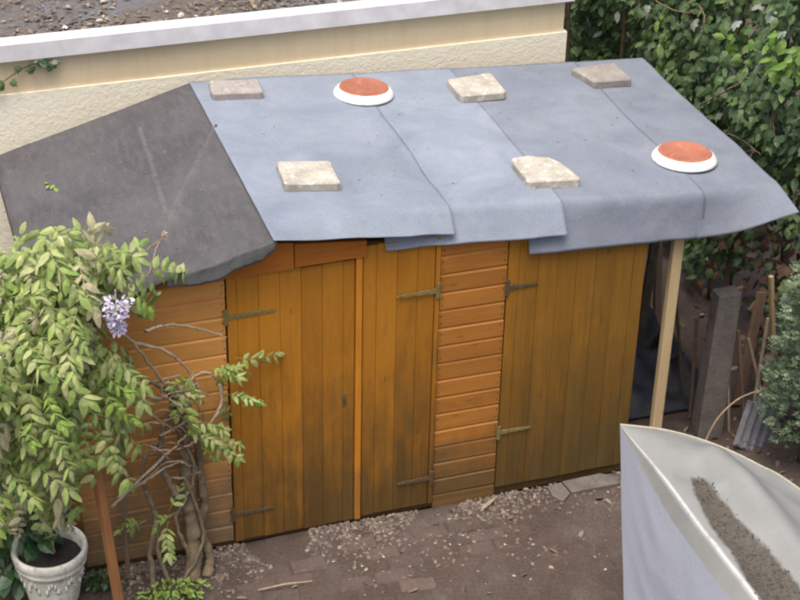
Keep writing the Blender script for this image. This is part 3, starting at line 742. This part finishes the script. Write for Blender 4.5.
# ================================================================== foliage helpers
def fan(pts, c): return [c]+pts, [(0, i+1, (i+1) % len(pts)+1) for i in range(len(pts))]
IVY_O = [(0, 0), (.26, -.10), (.50, .18), (.36, .36), (.40, .62), (.17, .66), (0, 1), (-.17, .66), (-.40, .62), (-.36, .36), (-.50, .18), (-.26, -.10)]
NARROW_O = [(0, 0), (.15, .14), (.225, .38), (.16, .72), (0, 1), (-.16, .72), (-.225, .38), (-.15, .14)]
OVAL_O = [(0, 0), (.19, .18), (.27, .42), (.20, .72), (0, 1), (-.20, .72), (-.27, .42), (-.19, .18)]
def leaf_geo(outline, fold=.25, droop=.25, rg=random):
    pts = [Vector((x, y, -fold*abs(x)*.6-droop*y*y+rg.uniform(-.03, .03))) for x, y in outline]
    vs, fs = fan(pts, Vector((0, .42, .03-droop*.17))); return vs, fs
def frame(pos, d, n, s):
    y = Vector(d).normalized(); n = Vector(n); z = n-y*n.dot(y)
    z = z.normalized() if z.length > 1e-4 else y.orthogonal().normalized(); x = y.cross(z)
    return Matrix(((x.x*s, y.x*s, z.x*s, pos[0]), (x.y*s, y.y*s, z.y*s, pos[1]), (x.z*s, y.z*s, z.z*s, pos[2]), (0, 0, 0, 1)))
def mesh_of(name, mb, mat, smooth=False):
    me = bpy.data.meshes.new(name); me.from_pydata(mb.v, [], mb.f); me.materials.append(mat); me.update(); return me
def put(mb, geo, M): mb.add([M @ v for v in geo[0]], geo[1])
def rvec(rg, s=1): return Vector((rg.gauss(0, s), rg.gauss(0, s), rg.gauss(0, s)))
def pinnate(rg, n=6, L=.24, leaf=.075, droop=.35):
    m = MB(); pts = [Vector((.02*math.sin(t*3), L*t*(1-.12*t), -droop*L*t*t)) for t in [i/8 for i in range(9)]]
    m.tube(pts, [.0022, .001], 4)
    g = [leaf_geo(NARROW_O, .4, .3, rg) for _ in range(3)]
    for i in range(n):
        t = .24+.70*i/(n-1); p = lerp_list(pts, t); fw = (lerp_list(pts, min(1, t+.05))-lerp_list(pts, t-.05)).normalized()
        for s in (-1, 1):
            d = Vector((s*.85, 0, -.10-rg.uniform(-.2, .45)))+fw*rg.uniform(.2, .85)
            put(m, rg.choice(g), frame(p, d, Vector((rg.gauss(0, .45), rg.gauss(0, .4), 1)), leaf*rg.uniform(.62, 1.2)*(.8+.3*math.sin(math.pi*(.2+.7*i/n)))))
    put(m, g[0], frame(pts[-1], (pts[-1]-pts[-2]), (0, 0, 1), leaf*1.05))
    return m

# ------------------------------------------------------------------ wisteria on the shed
rg = random.Random(31)
WO = on_z(192, 577, 0)
wist = empty('wisteria', WO)
tag(wist, 'leafy wisteria with twisted stems and a lilac flower against the shed', 'climbing plant')
def stem(name, px, rad, mat, sides=8, parent=wist, sub=9):
    P_ = [Vector(on_y(x, y, Y)) for x, y, Y in px]
    if P_[0].z < .06: P_[0].z = -.02
    n = (len(P_)-1)*sub
    pts = [cr(P_, i/n)+rvec(rg, .0025) for i in range(n+1)]
    m = MB(); rr = [max(.0015, (rad[0]+(rad[1]-rad[0])*i/n)*(1+.30*nz(i*.45, rad[0]*90, 3)+.12*nz(i*1.3, rad[0]*50, 7))) for i in range(n+1)]
    m.tube(pts, rr, sides); return m.build(name, mat, parent, tuple(P_[0]), smooth=True)
stem('trunk', [(192, 581, -.23), (194, 545, -.17), (190, 508, -.14), (186, 470, -.13), (184, 440, -.13), (178, 412, -.13), (170, 390, -.16)], (.046, .026), M_BARK, 9)
stem('stem', [(207, 582, -.23), (210, 556, -.16), (200, 530, -.12), (204, 505, -.10), (200, 470, -.09), (197, 440, -.10), (188, 405, -.12)], (.030, .016), M_BARK)
stem('stem', [(187, 510, -.15), (177, 497, -.18), (168, 480, -.18), (160, 458, -.17), (163, 430, -.17), (172, 405, -.17)], (.022, .013), M_BARK)
stem('stem', [(153, 580, -.25), (151, 548, -.20), (156, 520, -.17), (150, 500, -.16), (143, 480, -.17), (146, 455, -.18), (160, 440, -.17)], (.017, .010), M_BARK)
stem('stem', [(173, 588, -.28), (160, 558, -.22), (158, 532, -.18), (168, 517, -.17), (182, 512, -.16)], (.012, .010), M_BARK)
stem('stem', [(198, 572, -.2), (186, 548, -.21), (176, 520, -.2), (186, 498, -.19), (194, 470, -.16), (180, 430, -.17)], (.012, .008), M_BARK)
stem('stem', [(178, 588, -.27), (196, 560, -.24), (203, 535, -.19), (196, 505, -.19), (184, 478, -.19)], (.011, .008), M_BARK)
for px in ([(120, 366, -.3), (133, 377, -.26), (152, 381, -.22), (182, 375, -.18)], [(119, 371, -.3), (128, 389, -.27), (146, 396, -.24), (170, 398, -.2), (178, 388, -.18)],
           [(132, 342, -.3), (165, 351, -.25), (184, 366, -.2), (196, 382, -.17)], [(220, 384, -.15), (221, 404, -.17), (206, 430, -.2), (185, 447, -.2), (152, 450, -.2)],
           [(160, 436, -.2), (180, 425, -.2), (196, 414, -.17)], [(122, 396, -.28), (148, 411, -.24), (164, 426, -.2)],
           [(165, 397, -.2), (162, 386, -.22), (174, 383, -.22), (181, 395, -.2), (171, 402, -.19)], [(145, 331, -.25), (160, 327, -.2), (176, 325, -.14), (205, 330, -.10), (226, 337, -.09)],
           [(118, 497, -.28), (145, 481, -.24), (175, 463, -.2), (192, 466, -.17)], [(112, 507, -.3), (150, 470, -.24), (182, 440, -.2), (200, 420, -.18)], [(160, 470, -.17), (175, 478, -.16), (200, 472, -.15)],
           [(176, 398, -.2), (190, 380, -.19), (205, 372, -.17), (218, 380, -.15)], [(196, 382, -.17), (198, 395, -.18), (190, 404, -.18), (178, 408, -.18)], [(172, 395, -.18), (150, 365, -.28), (120, 330, -.38), (70, 300, -.42)]):
    stem('twig', px, (.0095, .0045), M_TWIG, 6)
rt = random.Random(91)
for k in range(16):
    x0, y0 = rt.uniform(165, 200), rt.uniform(385, 470); q = [(x0, y0, -.16)]; dx, dy = rt.choice((-1, -1, 1))*rt.uniform(8, 20), rt.uniform(-16, 4)
    for j in range(3):
        q.append((q[-1][0]+dx, q[-1][1]+dy, -.16-rt.uniform(.02, .12))); dx *= rt.uniform(.5, 1.1); dy += rt.uniform(2, 14)
    stem('twig', q, (.0055, .0025), M_TWIG if k % 2 else M_BARK, 5)
for px in ([(170, 392, -.17), (140, 380, -.3), (90, 390, -.42), (40, 400, -.48)], [(110, 330, -.38), (120, 290, -.3), (135, 262, -.22), (160, 240, -.1)], [(70, 300, -.42), (40, 280, -.42), (10, 260, -.4)], [(90, 390, -.42), (70, 420, -.45), (80, 450, -.45)]):
    stem('branch', px, (.011, .004), M_BARK, 6)
# canopy: compound leaves in clumps
PIN = [mesh_of('compound_leaf', pinnate(random.Random(k), 5, .25+.02*(k % 3), .070+.006*(k % 3), .3+.1*(k % 3)), M_WIST) for k in range(6)]
PINB = [mesh_of('compound_leaf', pinnate(random.Random(40+k), 5, .25, .072, .5), M_WBRON) for k in range(3)]
PINL = [mesh_of('compound_leaf', pinnate(random.Random(60+k), 5, .20, .058, .4), M_LIME) for k in range(3)]
FLW = on_y(117, 318, -.58)
clumps = []      # centre, radii, how many, bronze share
for x, y, Y, r, n, b in ((52, 262, -.34, (.28, .20, .16), 40, .1), (20, 290, -.42, (.26, .20, .20), 34, .05), (85, 290, -.36, (.24, .18, .12), 34, .55), (30, 345, -.48, (.28, .20, .20), 44, 0),
                         (78, 362, -.42, (.20, .18, .15), 30, .1), (25, 410, -.50, (.24, .18, .18), 34, .1), (78, 412, -.50, (.16, .13, .10), 18, 0), (12, 462, -.45, (.16, .13, .12), 11, .3), (128, 272, -.20, (.11, .09, .08), 7, .1), (118, 352, -.36, (.09, .09, .08), 5, .3)):
    clumps.append((on_y(x, y, Y), r, n, b))
for c, r, n, b in clumps:
    for i in range(n):
        v = rvec(rg).normalized()*(rg.random()**.45); p = c+Vector((v.x*r[0], v.y*r[1]-.03, v.z*r[2]))
        d = Vector((v.x*.9+rg.gauss(0, .35), v.y*.8-.25+rg.gauss(0, .3), v.z*.5-.35+rg.gauss(0, .25)))
        nrm = Vector((v.x*.3, -.45+v.y*.4, 1))+rvec(rg, .25)
        if (p+d.normalized()*.12-FLW).length < .19: continue
        me = rg.choice(PINB) if rg.random() < b else rg.choice(PIN) if rg.random() < .87 else rg.choice(PINL)
        inst('compound_leaf', me, frame(p, d, nrm, rg.uniform(.78, 1.15)), wist)
for x, y, Y, n, dd in ((215, 372, -.14, 6, 1), (226, 392, -.15, 4, 1), (190, 378, -.18, 4, -.2), (190, 425, -.19, 6, .9), (205, 438, -.17, 5, 1), (170, 512, -.2, 3, -.5), (238, 365, -.1, 1, 1), (148, 525, -.18, 2, -1)):
    c = on_y(x, y, Y)
    for i in range(n):
        p = c+rvec(rg, .022); d = Vector((dd*.7+rg.gauss(0, .35), -.35+rg.gauss(0, .3), rg.gauss(.0, .3)))
        inst('compound_leaf', rg.choice(PINL if rg.random() < .35 else PIN), frame(p, d, Vector((0, -.7, 1))+rvec(rg, .3), rg.uniform(.5, .8)), wist)
mb = MB(); g = [leaf_geo(NARROW_O, .3, .2, rg) for _ in range(4)]
for c, r, n, b in clumps[:8]:
    for i in range(n*6):
        v = rvec(rg).normalized()*(rg.random()**.6); p = c+Vector((v.x*r[0]*1.1, v.y*r[1]+.03, v.z*r[2]))
        put(mb, rg.choice(g), frame(p, rvec(rg)+Vector((0, -.4, -.5)), Vector((0, -.4, 1))+rvec(rg, .4), rg.uniform(.04, .085)))
mb.build('inner_foliage', M_WIST, wist, clumps[3][0], kind='stuff')
fc = on_y(116, 301, -.66); mb = MB(); g = [leaf_geo(OVAL_O, -.5, -.4, rg) for _ in range(3)]
for i in range(230):
    t = rg.random(); rr = .072*(1-t*.8)*rg.random()**.5; a = rg.uniform(0, 6.3)
    p = fc+Vector((rr*math.cos(a), rr*math.sin(a)*.8, -.18*t)); d = Vector((math.cos(a), math.sin(a)-.4, rg.uniform(-.4, .5)))
    put(mb, rg.choice(g), frame(p, d, rvec(rg), rg.uniform(.018, .030)))
mb.tube([fc+Vector((0, 0, .06)), fc, fc-Vector((0, 0, .18))], [.003, .001], 5)
mb.build('flower_cluster', M_PURP, wist, fc)
stem('tendril', [(148, 278, -.18), (152, 262, -.12), (158, 245, -.06), (164, 236, -.03)], (.004, .002), M_TWIG, 5)
mb = MB(); c = on_y(164, 235, -.03)
for i in range(14): put(mb, g[0], frame(c+rvec(rg, .008), rvec(rg), rvec(rg), .02))
mb.build('seed_head', M_TWIG, wist, c)

# ------------------------------------------------------------------ pot, posts and low plants at the left
pc = Vector((-1.012, -.19, 0))
pot = empty('plant_pot', pc); tag(pot, 'weathered cream round plant pot with dark soil beside the shed corner', 'plant pot')
m = MB(); wobp = lambda th, z: .004*math.sin(th*3+z*9)
m.lathe([(.0, .005), (.125, .004), (.132, .02), (.150, .12), (.170, .235), (.176, .262), (.188, .268), (.190, .285), (.186, .297), (.194, .308), (.199, .335), (.197, .356), (.188, .364), (.176, .358), (.170, .335), (.164, .285)], 64, pc, wob=wobp)
m.build('body', M_POT, pot, pc, smooth=True)
for k in range(10):         # moulded ornament on the belly
    a = 2*math.pi*k/10+.2; mm = MB(); gg = []
    for j in range(5):
        b = a+(j-2)*.09; zz = .16+.045*math.cos((j-2)*.9); r_ = .150+(zz-.12)*.175+.001
        mm.tube([pc+Vector((r_*math.cos(b), r_*math.sin(b), zz)), pc+Vector(((r_+.004)*math.cos(b), (r_+.004)*math.sin(b), zz+.02)), pc+Vector(((r_+.005)*math.cos(b), (r_+.005)*math.sin(b), zz+.045))], [.005, .009, .004], 6)
    gg = mm
    gg.build('ornament', M_POT, pot, tuple(pc+Vector((.15*math.cos(a), .15*math.sin(a), .17))), smooth=True, kind='stuff')
m = MB(); m.lathe([(.168, .282), (.12, .288), (.06, .284), (.0, .290)], 40, pc); m.build('soil', M_SOILDK, pot, pc, smooth=True)
py_ = empty('potted_climber', (pc.x, pc.y, .285)); tag(py_, 'young climber with pinnate leaves growing in the cream pot', 'potted plant')
stem('stem', [(54, 556, -.17), (51, 535, -.19), (47, 505, -.24), (55, 470, -.3), (50, 430, -.36)], (.011, .006), M_TWIG, 7, py_)
for x, y, Y, n, dx in ((48, 478, -.30, 7, 0), (58, 462, -.33, 4, .5), (20, 490, -.32, 6, -.6), (48, 492, -.30, 3, 0), (8, 520, -.3, 4, -.4)):
    c = on_y(x, y, Y)
    for i in range(n):
        inst('compound_leaf', rg.choice(PINB if rg.random() < .35 else PIN), frame(c+rvec(rg, .03), Vector((dx+rg.gauss(0, .35), -.4+rg.gauss(0, .25), -.75+rg.gauss(0, .2))), Vector((0, -1, .6))+rvec(rg, .25), rg.uniform(.75, 1.0)), py_)
b = on_z(121, 612, 0); t_ = on_y(92, 448, -.46)
tag(leaning('timber_post', M_POST, b-Vector((0, 0, .02)), t_, .040, .050, rot=.4), 'slim orange brown timber post leaning beside the cream pot', 'post')
b = on_z(128, 578, 0); t_ = on_y(122, 440, -.05)
tag(leaning('cane', M_OLD, b, t_, .022, .022, .003), 'thin grey stake standing between the brown post and the wisteria stems', 'stake')
def leafy(name, label, cat, c, r, n, mat, size, outline, parts=True, rg=rg, up=.5, hang=0.0, biggest=300, stems=4, group=None):
    c = Vector(c); e = empty(name, (c.x, c.y, 0)); tag(e, label, cat, group)
    g = [leaf_geo(outline, .3, .25, rg) for _ in range(4)]
    ms = []
    for q in g: mm = MB(); mm.add(*q); ms.append(mesh_of('leaf', mm, mat))
    for k in range(stems):
        v = rvec(rg); v.z = abs(v.z); v.normalize(); p1 = c+Vector((v.x*r[0]*.8, v.y*r[1]*.8, v.z*r[2]*.7))
        m = MB(); p0 = Vector((c.x+rg.gauss(0, .02), c.y+rg.gauss(0, .02), max(0, c.z-r[2]))-Vector((0, 0, .01))) if False else Vector((c.x+rg.gauss(0, .02), c.y+rg.gauss(0, .02), -.01))
        m.tube([p0, p0.lerp(p1, .5)+rvec(rg, .01), p1], [.006, .003], 5); m.build('stem', M_STEM, e, tuple(p0))
    mb = MB(); cnt = 0
    for i in range(n):
        v = rvec(rg).normalized()*(rg.random()**.4); p = c+Vector((v.x*r[0], v.y*r[1], v.z*r[2])); p.z = max(p.z, .012)
        M = frame(p, Vector((v.x, v.y-.3, v.z*.4-hang))+rvec(rg, .35), Vector((v.x*.4, v.y*.4-.4, up+.5))+rvec(rg, .3), size*rg.uniform(.65, 1.25))
        if parts and cnt < biggest and v.y < .35: inst('leaf', rg.choice(ms), M, e); cnt += 1
        else: put(mb, rg.choice(g), M)
    if mb.v: mb.build('inner_foliage', mat, e, c, kind='stuff')
    return e
leafy('laurel', 'dark glossy leaved shrub filling the corner left of the cream pot', 'shrub', on_y(8, 535, -.05), (.22, .16, .30), 150, M_LAUREL, .115, OVAL_O, hang=.3)
leafy('laurel', 'dark leaved shrub in the shade behind the cream pot', 'shrub', on_y(55, 505, .10)+Vector((-.06, .1, -.05)), (.16, .12, .25), 70, M_LAUREL, .10, OVAL_O, hang=.3)
leafy('ground_plant', 'bright green low plant at the foot of the wisteria stems', 'plant', Vector((-.42, -.36, .03)), (.20, .07, .055), 170, M_LIME, .032, OVAL_O, stems=3)
leafy('ground_plant', 'low green plant creeping at the base of the cream pot', 'plant', Vector((-1.06, -.42, .03)), (.20, .05, .05), 90, M_LIME, .032, OVAL_O, stems=3)
leafy('ground_plant', 'small dark sprig between the cream pot and the brown post', 'plant', Vector((-.74, -.16, .05)), (.10, .07, .06), 60, M_LAUREL, .04, OVAL_O, stems=3)
leafy('shrub', 'shaded bush beyond the left eave of the shed', 'shrub', Vector((-1.35, .75, .65)), (.35, .7, .55), 420, M_IVY, .075, IVY_O, hang=.2)
# ivy sprig on the garage wall
e = empty('ivy_sprig', (-.75, 1.985, 2.05)); tag(e, 'small ivy sprig creeping under the white coping at the left', 'ivy')
P_ = [on_y(x, y, 1.985) for x, y in ((0, 84), (10, 77), (20, 70), (30, 65), (42, 60), (53, 62))]
m = MB(); m.tube(P_, .003, 5); m.build('stem', M_STEM, e, P_[0])
mm = MB(); mm.add(*leaf_geo(IVY_O, .3, .2, rg)); iv = mesh_of('leaf', mm, M_IVY); mm = MB(); mm.add(*leaf_geo(IVY_O, .3, .2, rg)); iv2 = mesh_of('leaf', mm, M_IVYB)
for i in range(26):
    p = P_[rg.choice((0, 1, 1, 2, 3, 4, 4, 5, 5, 5, 4))]+Vector((rg.gauss(0, .018), -.014, rg.gauss(0, .014)))
    inst('leaf', iv if rg.random() < .75 else iv2, frame(p, Vector((rg.gauss(0, 1), -.5, rg.gauss(-.3, .6))), Vector((0, -1, .5))+rvec(rg, .3), rg.uniform(.03, .05)), e)

# ================================================================== ivy hedge at the right
rg = random.Random(77)
def hedge_x(y, z):
    return 3.52+.22*nz(y*.9, z*.9, 2)+.16*nz(y*2.3, z*2.3, 6)+.10*z-.25*max(0, z-2.0)**2*0+.12*max(0, .9-z)+max(0, y-2.3)*.16
hedge = empty('ivy_hedge', (3.7, 1.8, 0)); tag(hedge, 'dense dark green ivy hedge beyond the right edge of the roof', 'hedge')
gi = [leaf_geo(IVY_O, .35, .3, rg) for _ in range(6)]; go = [leaf_geo(OVAL_O, .35, .3, rg) for _ in range(3)]
LIB = {}
for nm, mat in (('g', M_IVY), ('b', M_IVYB), ('y', M_BRIGHT), ('d', M_DEAD)):
    LIB[nm] = []
    for q in gi[:3]+go+go: mm = MB(); mm.add(*q); LIB[nm].append(mesh_of('leaf', mm, mat))
buf = {'g': MB(), 'b': MB(), 'y': MB(), 'd': MB()}
cands = []
for i in range(2600):           # unseen upper hedge, added to cut sky light on the right
    y = rg.uniform(-1.2, 5.5); z = 3.1+rg.random()*1.6; x = hedge_x(y, min(z, 3))+rg.random()*.5-.25*max(0, z-4.2)
    put(buf['g'], rg.choice(gi), frame((x, y, z), Vector((-.6, -.25, -.55))+rvec(rg, .45), Vector((-.8, -.35, .75))+rvec(rg, .35), rg.uniform(.12, .18)))
for i in range(15500):
    y = rg.uniform(-.2, 5.5); z = .15+rg.random()*3.1
    low = z < 1.15 and y < 1.6
    if low and rg.random() < .62: continue
    dep = rg.random()**1.6*.42; x = hedge_x(y, z)+dep
    if z > 1.5 and y < 1.4: x -= .22*min(1, (z-1.5)*2)*min(1, (1.4-y)*2)
    if x < 3.25 and z > 1.55: x = 3.25+rg.random()*.05
    k = 'g'; s = rg.uniform(.05, .092)
    q = nz(y*2.2, z*2.2, 12)
    if q > .25 and dep < .16 and not low and rg.random() < .75: k = 'y'; s *= 1.25
    elif rg.random() < .035: k = 'b'
    if low or nz(y*1.5, z*.8, 30) > .40: k = 'd' if rg.random() < .6 else k
    d = Vector((-.6, -.25, -.55))+rvec(rg, .45); n = Vector((-.8, -.35, .75))+rvec(rg, .35)
    cands.append((dep-.2*s, k, frame((x, y, z), d, n, s), y, z))
for i in range(1500):           # the end behind the garage corner, deeper and darker
    x = rg.uniform(2.75, 3.9); z = rg.uniform(.2, 3.0); y = 3.7+.3*nz(x*2, z*2, 9)+rg.random()*.4
    cands.append((9, 'g', frame((x, y, z), Vector((-.2, -.6, -.5))+rvec(rg, .45), Vector((-.2, -.8, .7))+rvec(rg, .35), rg.uniform(.06, .10)), y, z))
vis = sorted((c for c in cands if c[4] > .9 and c[3] < 3.3), key=lambda c: c[0])[:300]; ids = set(id(c) for c in vis)
for c in cands:
    if id(c) in ids: inst('leaf', rg.choice(LIB[c[1]]), c[2], hedge)
    else: put(buf[c[1]], rg.choice(go if rg.random() < .6 else gi), c[2])
for k, nm, mat in (('g', 'foliage', M_IVY), ('b', 'pale_foliage', M_IVYB), ('y', 'young_foliage', M_BRIGHT), ('d', 'dead_foliage', M_DEAD)):
    buf[k].build(nm, mat, hedge, (3.7, 1.8, 1), kind='stuff')
for i in range(34):             # stems inside the hedge
    y = rg.uniform(-.1, 4.5); x = hedge_x(y, .5)+rg.uniform(.02, .5)
    P_ = [Vector((x, y, -.02))]
    for k in range(1, 7): P_.append(P_[-1]+Vector((rg.gauss(0, .05), rg.gauss(0, .09), .5)))
    m = MB(); m.tube([cr(P_, t/24) for t in range(25)], [rg.uniform(.012, .03), .006], 6); m.build('stem', M_STEM, hedge, tuple(P_[0]), smooth=True)
for x, y in ((3.0, 3.2), (3.12, 3.05), (3.35, 3.4), (2.95, 3.5)):
    P_ = [Vector((x, y, -.02)), Vector((x+.03, y, 1.0)), Vector((x-.02, y-.03, 1.8)), Vector((x+.04, y+.02, 3.0))]
    m = MB(); m.tube([cr(P_, t/18) for t in range(19)], [.022, .014], 6); m.build('stem', M_STEM, hedge, tuple(P_[0]), smooth=True)
for px in ([(745, 79, .0), (770, 76, .0), (803, 70, .0)], [(700, 106, .0), (724, 92, .0), (742, 82, .0)], [(718, 145, 0), (735, 118, 0), (742, 96, 0)], [(728, 134, 0), (745, 142, 0), (760, 155, 0)], [(775, 60, 0), (765, 30, 0), (782, 4, 0)],
           [(770, 130, 0), (778, 100, 0), (800, 86, 0)], [(780, 150, 0), (773, 125, 0), (779, 108, 0)], [(655, 0, 0), (680, 12, 0), (702, 10, 0)], [(700, 5, 0), (704, 22, 0), (701, 38, 0)]):
    P_ = []
    for x, y, _ in px:          # walk along the sight line to the hedge face
        d = ray(x, y); t = (3.1-CAM.x)/d.x
        for _k in range(60):
            p = CAM+d*t
            if p.x >= hedge_x(p.y, p.z)-.07: break
            t += .02
        P_.append(p)
    m = MB(); n = 6*(len(P_)-1); m.tube([cr(P_, i/n)+rvec(rg, .003) for i in range(n+1)], [.006, .004], 6); m.build('twig', M_BARK, hedge, tuple(P_[0]), smooth=True)

# ------------------------------------------------------------------ things standing under the right end of the roof
def gp(x, y, z=0.0): return on_z(x, y, z)
b = gp(706, 432, .0); b.z = -.02
m = MB(); H = on_y(712, 291, b.y).z
m.prism([(-.075, -.06), (.075, -.06), (.085, -.05), (.085, .05), (.075, .06), (-.075, .06), (-.085, .05), (-.085, -.05)], 2, 0, H)
n = len(m.v)//2
m.v = [(x*(.86 if i >= n else 1.0)+b.x+(0.012 if i >= n else 0), y*(.86 if i >= n else 1)+b.y, z+b.z) for i, (x, y, z) in enumerate(m.v)]
tag(m.build('concrete_post', M_CONC, None, b), 'old grey concrete post standing in the shade right of the pale timber post', 'post')
def lean(name, lab, cat, mat, p0, p1, wx, wy, rot=0.3, group=None):
    tag(leaning(name, mat, p0, p1, wx, wy, .003, rot), lab, cat, group)
a = gp(737, 405, .0); lean('plank', 'brown plank leaning to the right, nearest the concrete post', 'plank', M_OLD, a, on_y(762, 292, a.y+.22), .075, .025)
a = gp(800, 375, .0); lean('plank', 'brown plank leaning to the left across the other plank', 'plank', M_OLD, a, on_y(752, 305, a.y+.10), .085, .025)
a = gp(727, 405, .0)+Vector((0, .1, 0)); lean('plank', 'dark upright board close behind the concrete post', 'plank', M_OLD, a, on_y(737, 288, a.y), .09, .025)
a = gp(760, 412, .0); lean('plank', 'narrow brown batten standing behind the blue green conifer', 'plank', M_OLD, a, on_y(782, 325, a.y+.1), .045, .03)
for (x0, y0, x1, y1, lab) in ((775, 400, 771, 276, 'pale wooden stake standing left of another behind the conifer'), (784, 400, 789, 281, 'pale wooden stake nearest the right edge behind the conifer')):
    a = gp(x0, y0, 0); lean('stake', lab, 'stake', M_PALE, a, on_y(x1, y1, a.y), .028, .028, group='pale stakes behind the conifer')
for k, (x0, y0, x1, y1, lab) in enumerate(((744, 420, 738, 330, 'thin grey stick leaning just right of the concrete post'), (752, 416, 768, 318, 'thin brown stick leaning across the planks'), (690, 418, 697, 318, 'dark stick standing left of the concrete post'), (683, 400, 676, 300, 'dark stick standing close to the pale support post'), (765, 408, 748, 338, 'short weathered stick behind the grey tiles'))):
    a = gp(x0, y0, 0); lean('stick', lab, 'stick', (M_OLD, M_TWIG, M_OLD, M_STEM, M_TWIG)[k], a, on_y(x1, y1, a.y+.08), .020, .016)
a = gp(729, 432, 0); lean('cane', 'thin pale cane standing among the dead leaves', 'cane', M_TWIG, a, on_y(728, 379, a.y), .014, .014)
m = MB(); P_ = [gp(704, 444, .02), on_y(718, 418, .05), on_y(740, 398, .05), on_y(768, 388, .02)]
m.tube([cr(P_, i/18) for i in range(19)], [.007, .005], 6); tag(m.build('bent_stem', M_TWIG, None, P_[0], smooth=True), 'bent pale stem arching from the dead leaves to the conifer', 'stem')
rg = random.Random(9)
for k, (lab) in enumerate(('grey ribbed tile leaning at the front of the small stack', 'grey ribbed tile second from the front of the small stack', 'grey ribbed tile at the back of the small stack')):
    c = gp(742+k*9, 449-k*3, 0)+Vector((0, .0, .0)); d = (on_y(757+k*9, 404-k*4, c.y+.14)-c); L = d.length; d.normalize()
    x = Vector((.95, .25, 0)); x = (x-d*x.dot(d)).normalized(); y = d.cross(x); m = MB(); t = .018
    M = Matrix(((x.x, y.x, d.x), (x.y, y.y, d.y), (x.z, y.z, d.z)))
    m.box(c+d*L/2, (.15, t, L), M, .003)
    for j in (-1, 0, 1): m.box(c+d*L/2+x*.06*j-y*.016, (.022, .016, L*.96), M, .004)
    tag(m.build('ribbed_tile', M_GREY, None, c), lab, 'tile', 'grey tiles leaning by the conifer')
rg = random.Random(14)
for k, (x, y, h, lx, wd, lab) in enumerate(((2.46, .50, 1.20, .10, .12, 'dark weathered board leaning on the shed end, nearest the front'), (2.50, .78, 1.35, .16, .10, 'dark weathered board second along the shed end'), (2.62, 1.10, 1.15, .30, .14, 'wide dark board leaning deep in the lean-to'),
        (3.02, .95, 1.1, -.12, .09, 'dark batten leaning left behind the concrete post'), (3.12, 1.2, 1.3, .05, .07, 'dark upright batten against the hedge in the lean-to'), (2.86, 1.35, 1.25, .12, .10, 'dark board at the back of the lean-to'))):
    lean('board', lab, 'board', M_STEM if k % 2 else M_OLD, Vector((x+lx, y, 0)), Vector((x, y+.12, h)), wd, .022, .5)
# added black sheet standing in for the deep shade of the lean-to
m = MB()
def blk(u, v):
    x = 2.42+u*.86; y = .42+v*1.25; h = (.22+.22*nz(x*3.5, y*3.5, 2)+.10*nz(x*8, y*8, 5)+.06*nz(x*9, y*8, 4))*min(1, u*5, (1-u)*5)*min(1, v*4, (1-v)*6)
    return (x, y, max(.012, h))
m.grid(blk, 60, 80); tag(m.build('shade_sheet', M_SHADE, None, (2.7, .9, 0), smooth=True), 'black sheet standing in for the deep shade beside the shed', 'sheet')

# ------------------------------------------------------------------ conifer
cc = on_y(800, 390, -.25); cc = Vector((cc.x+.09, -.25, 0))
con = empty('conifer', cc); tag(con, 'blue green conifer shrub at the right edge above the tarpaulin', 'conifer')
P_ = [cc, cc+Vector((.02, .01, .6)), cc+Vector((-.01, 0, 1.30))]
m = MB(); m.tube([cr(P_, i/12) for i in range(13)], [.028, .008], 7); m.build('trunk', M_STEM, con, cc, smooth=True)
mb = MB()
for i in range(1500):
    t = rg.random(); z = .22+1.1*t; R_ = (.30*(1-t*.40)+.05*nz(z*6, i % 7, 1))*(1 if z > .5 else .55+.9*(z-.0)); a = rg.uniform(0, 6.3); rr = R_*rg.random()**.35
    p = cc+Vector((rr*math.cos(a), rr*math.sin(a), z)); out = Vector((math.cos(a), math.sin(a), rg.uniform(-.1, .8))).normalized()
    side = out.cross(Vector((0, 0, 1))+rvec(rg, .5)).normalized(); up = out.cross(side)
    L = rg.uniform(.035, .08)
    for j in range(7):
        s = (-1) ** j; q = p+out*L*j/7; d = (out*.7+side*s*.8+up*rg.uniform(-.2, .3)).normalized() if j < 6 else out
        l = L*(.6-.05*j); wv = d.cross(up).normalized()*l*.26
        mb.add([q, q+d*l*.5+wv, q+d*l, q+d*l*.5-wv], [(0, 1, 2), (0, 2, 3)])
mb.build('foliage', M_CONIF, con, cc+Vector((0, 0, .7)), kind='stuff')

# small things on the roofs
rg = random.Random(6)
mb = MB(); g = [leaf_geo(OVAL_O, .3, .3, rg)]; c = on_left(53, 188)+Vector((0, 0, .012))
for k in range(5): put(mb, g[0], frame(c+Vector((rg.gauss(0, .02), rg.gauss(0, .03), 0)), Vector((rg.gauss(0, 1), rg.gauss(0, 1), .15)), Vector((0, 0, 1)), rg.uniform(.025, .045)))
tag(mb.build('fallen_sprig', M_LIME, None, c), 'yellow green leaf sprig fallen on the old dark felt', 'leaf')
mb = MB()
for i in range(170):
    x = rg.uniform(.35, 3.05); y = rg.uniform(.1, 1.75)
    if nz(x*2, y*2, 3) < -.05: continue
    flake(mb, (x, y, roof_z(x)+.014+.007*nz(x*2.1, y*2.1, 1)), rg.uniform(.003, .008), rg, tilt=.2)
for i in range(120):
    x = rg.uniform(-.8, .2); y = rg.uniform(-.05, 1.7)
    flake(mb, (x, y, left_z(x)+.012), rg.uniform(.003, .008), rg, tilt=.2)
o = mb.build('roof_specks', M_LITTER, kind='stuff'); tag(o, 'fine plant debris specks lying on the shed roof felt', 'debris')
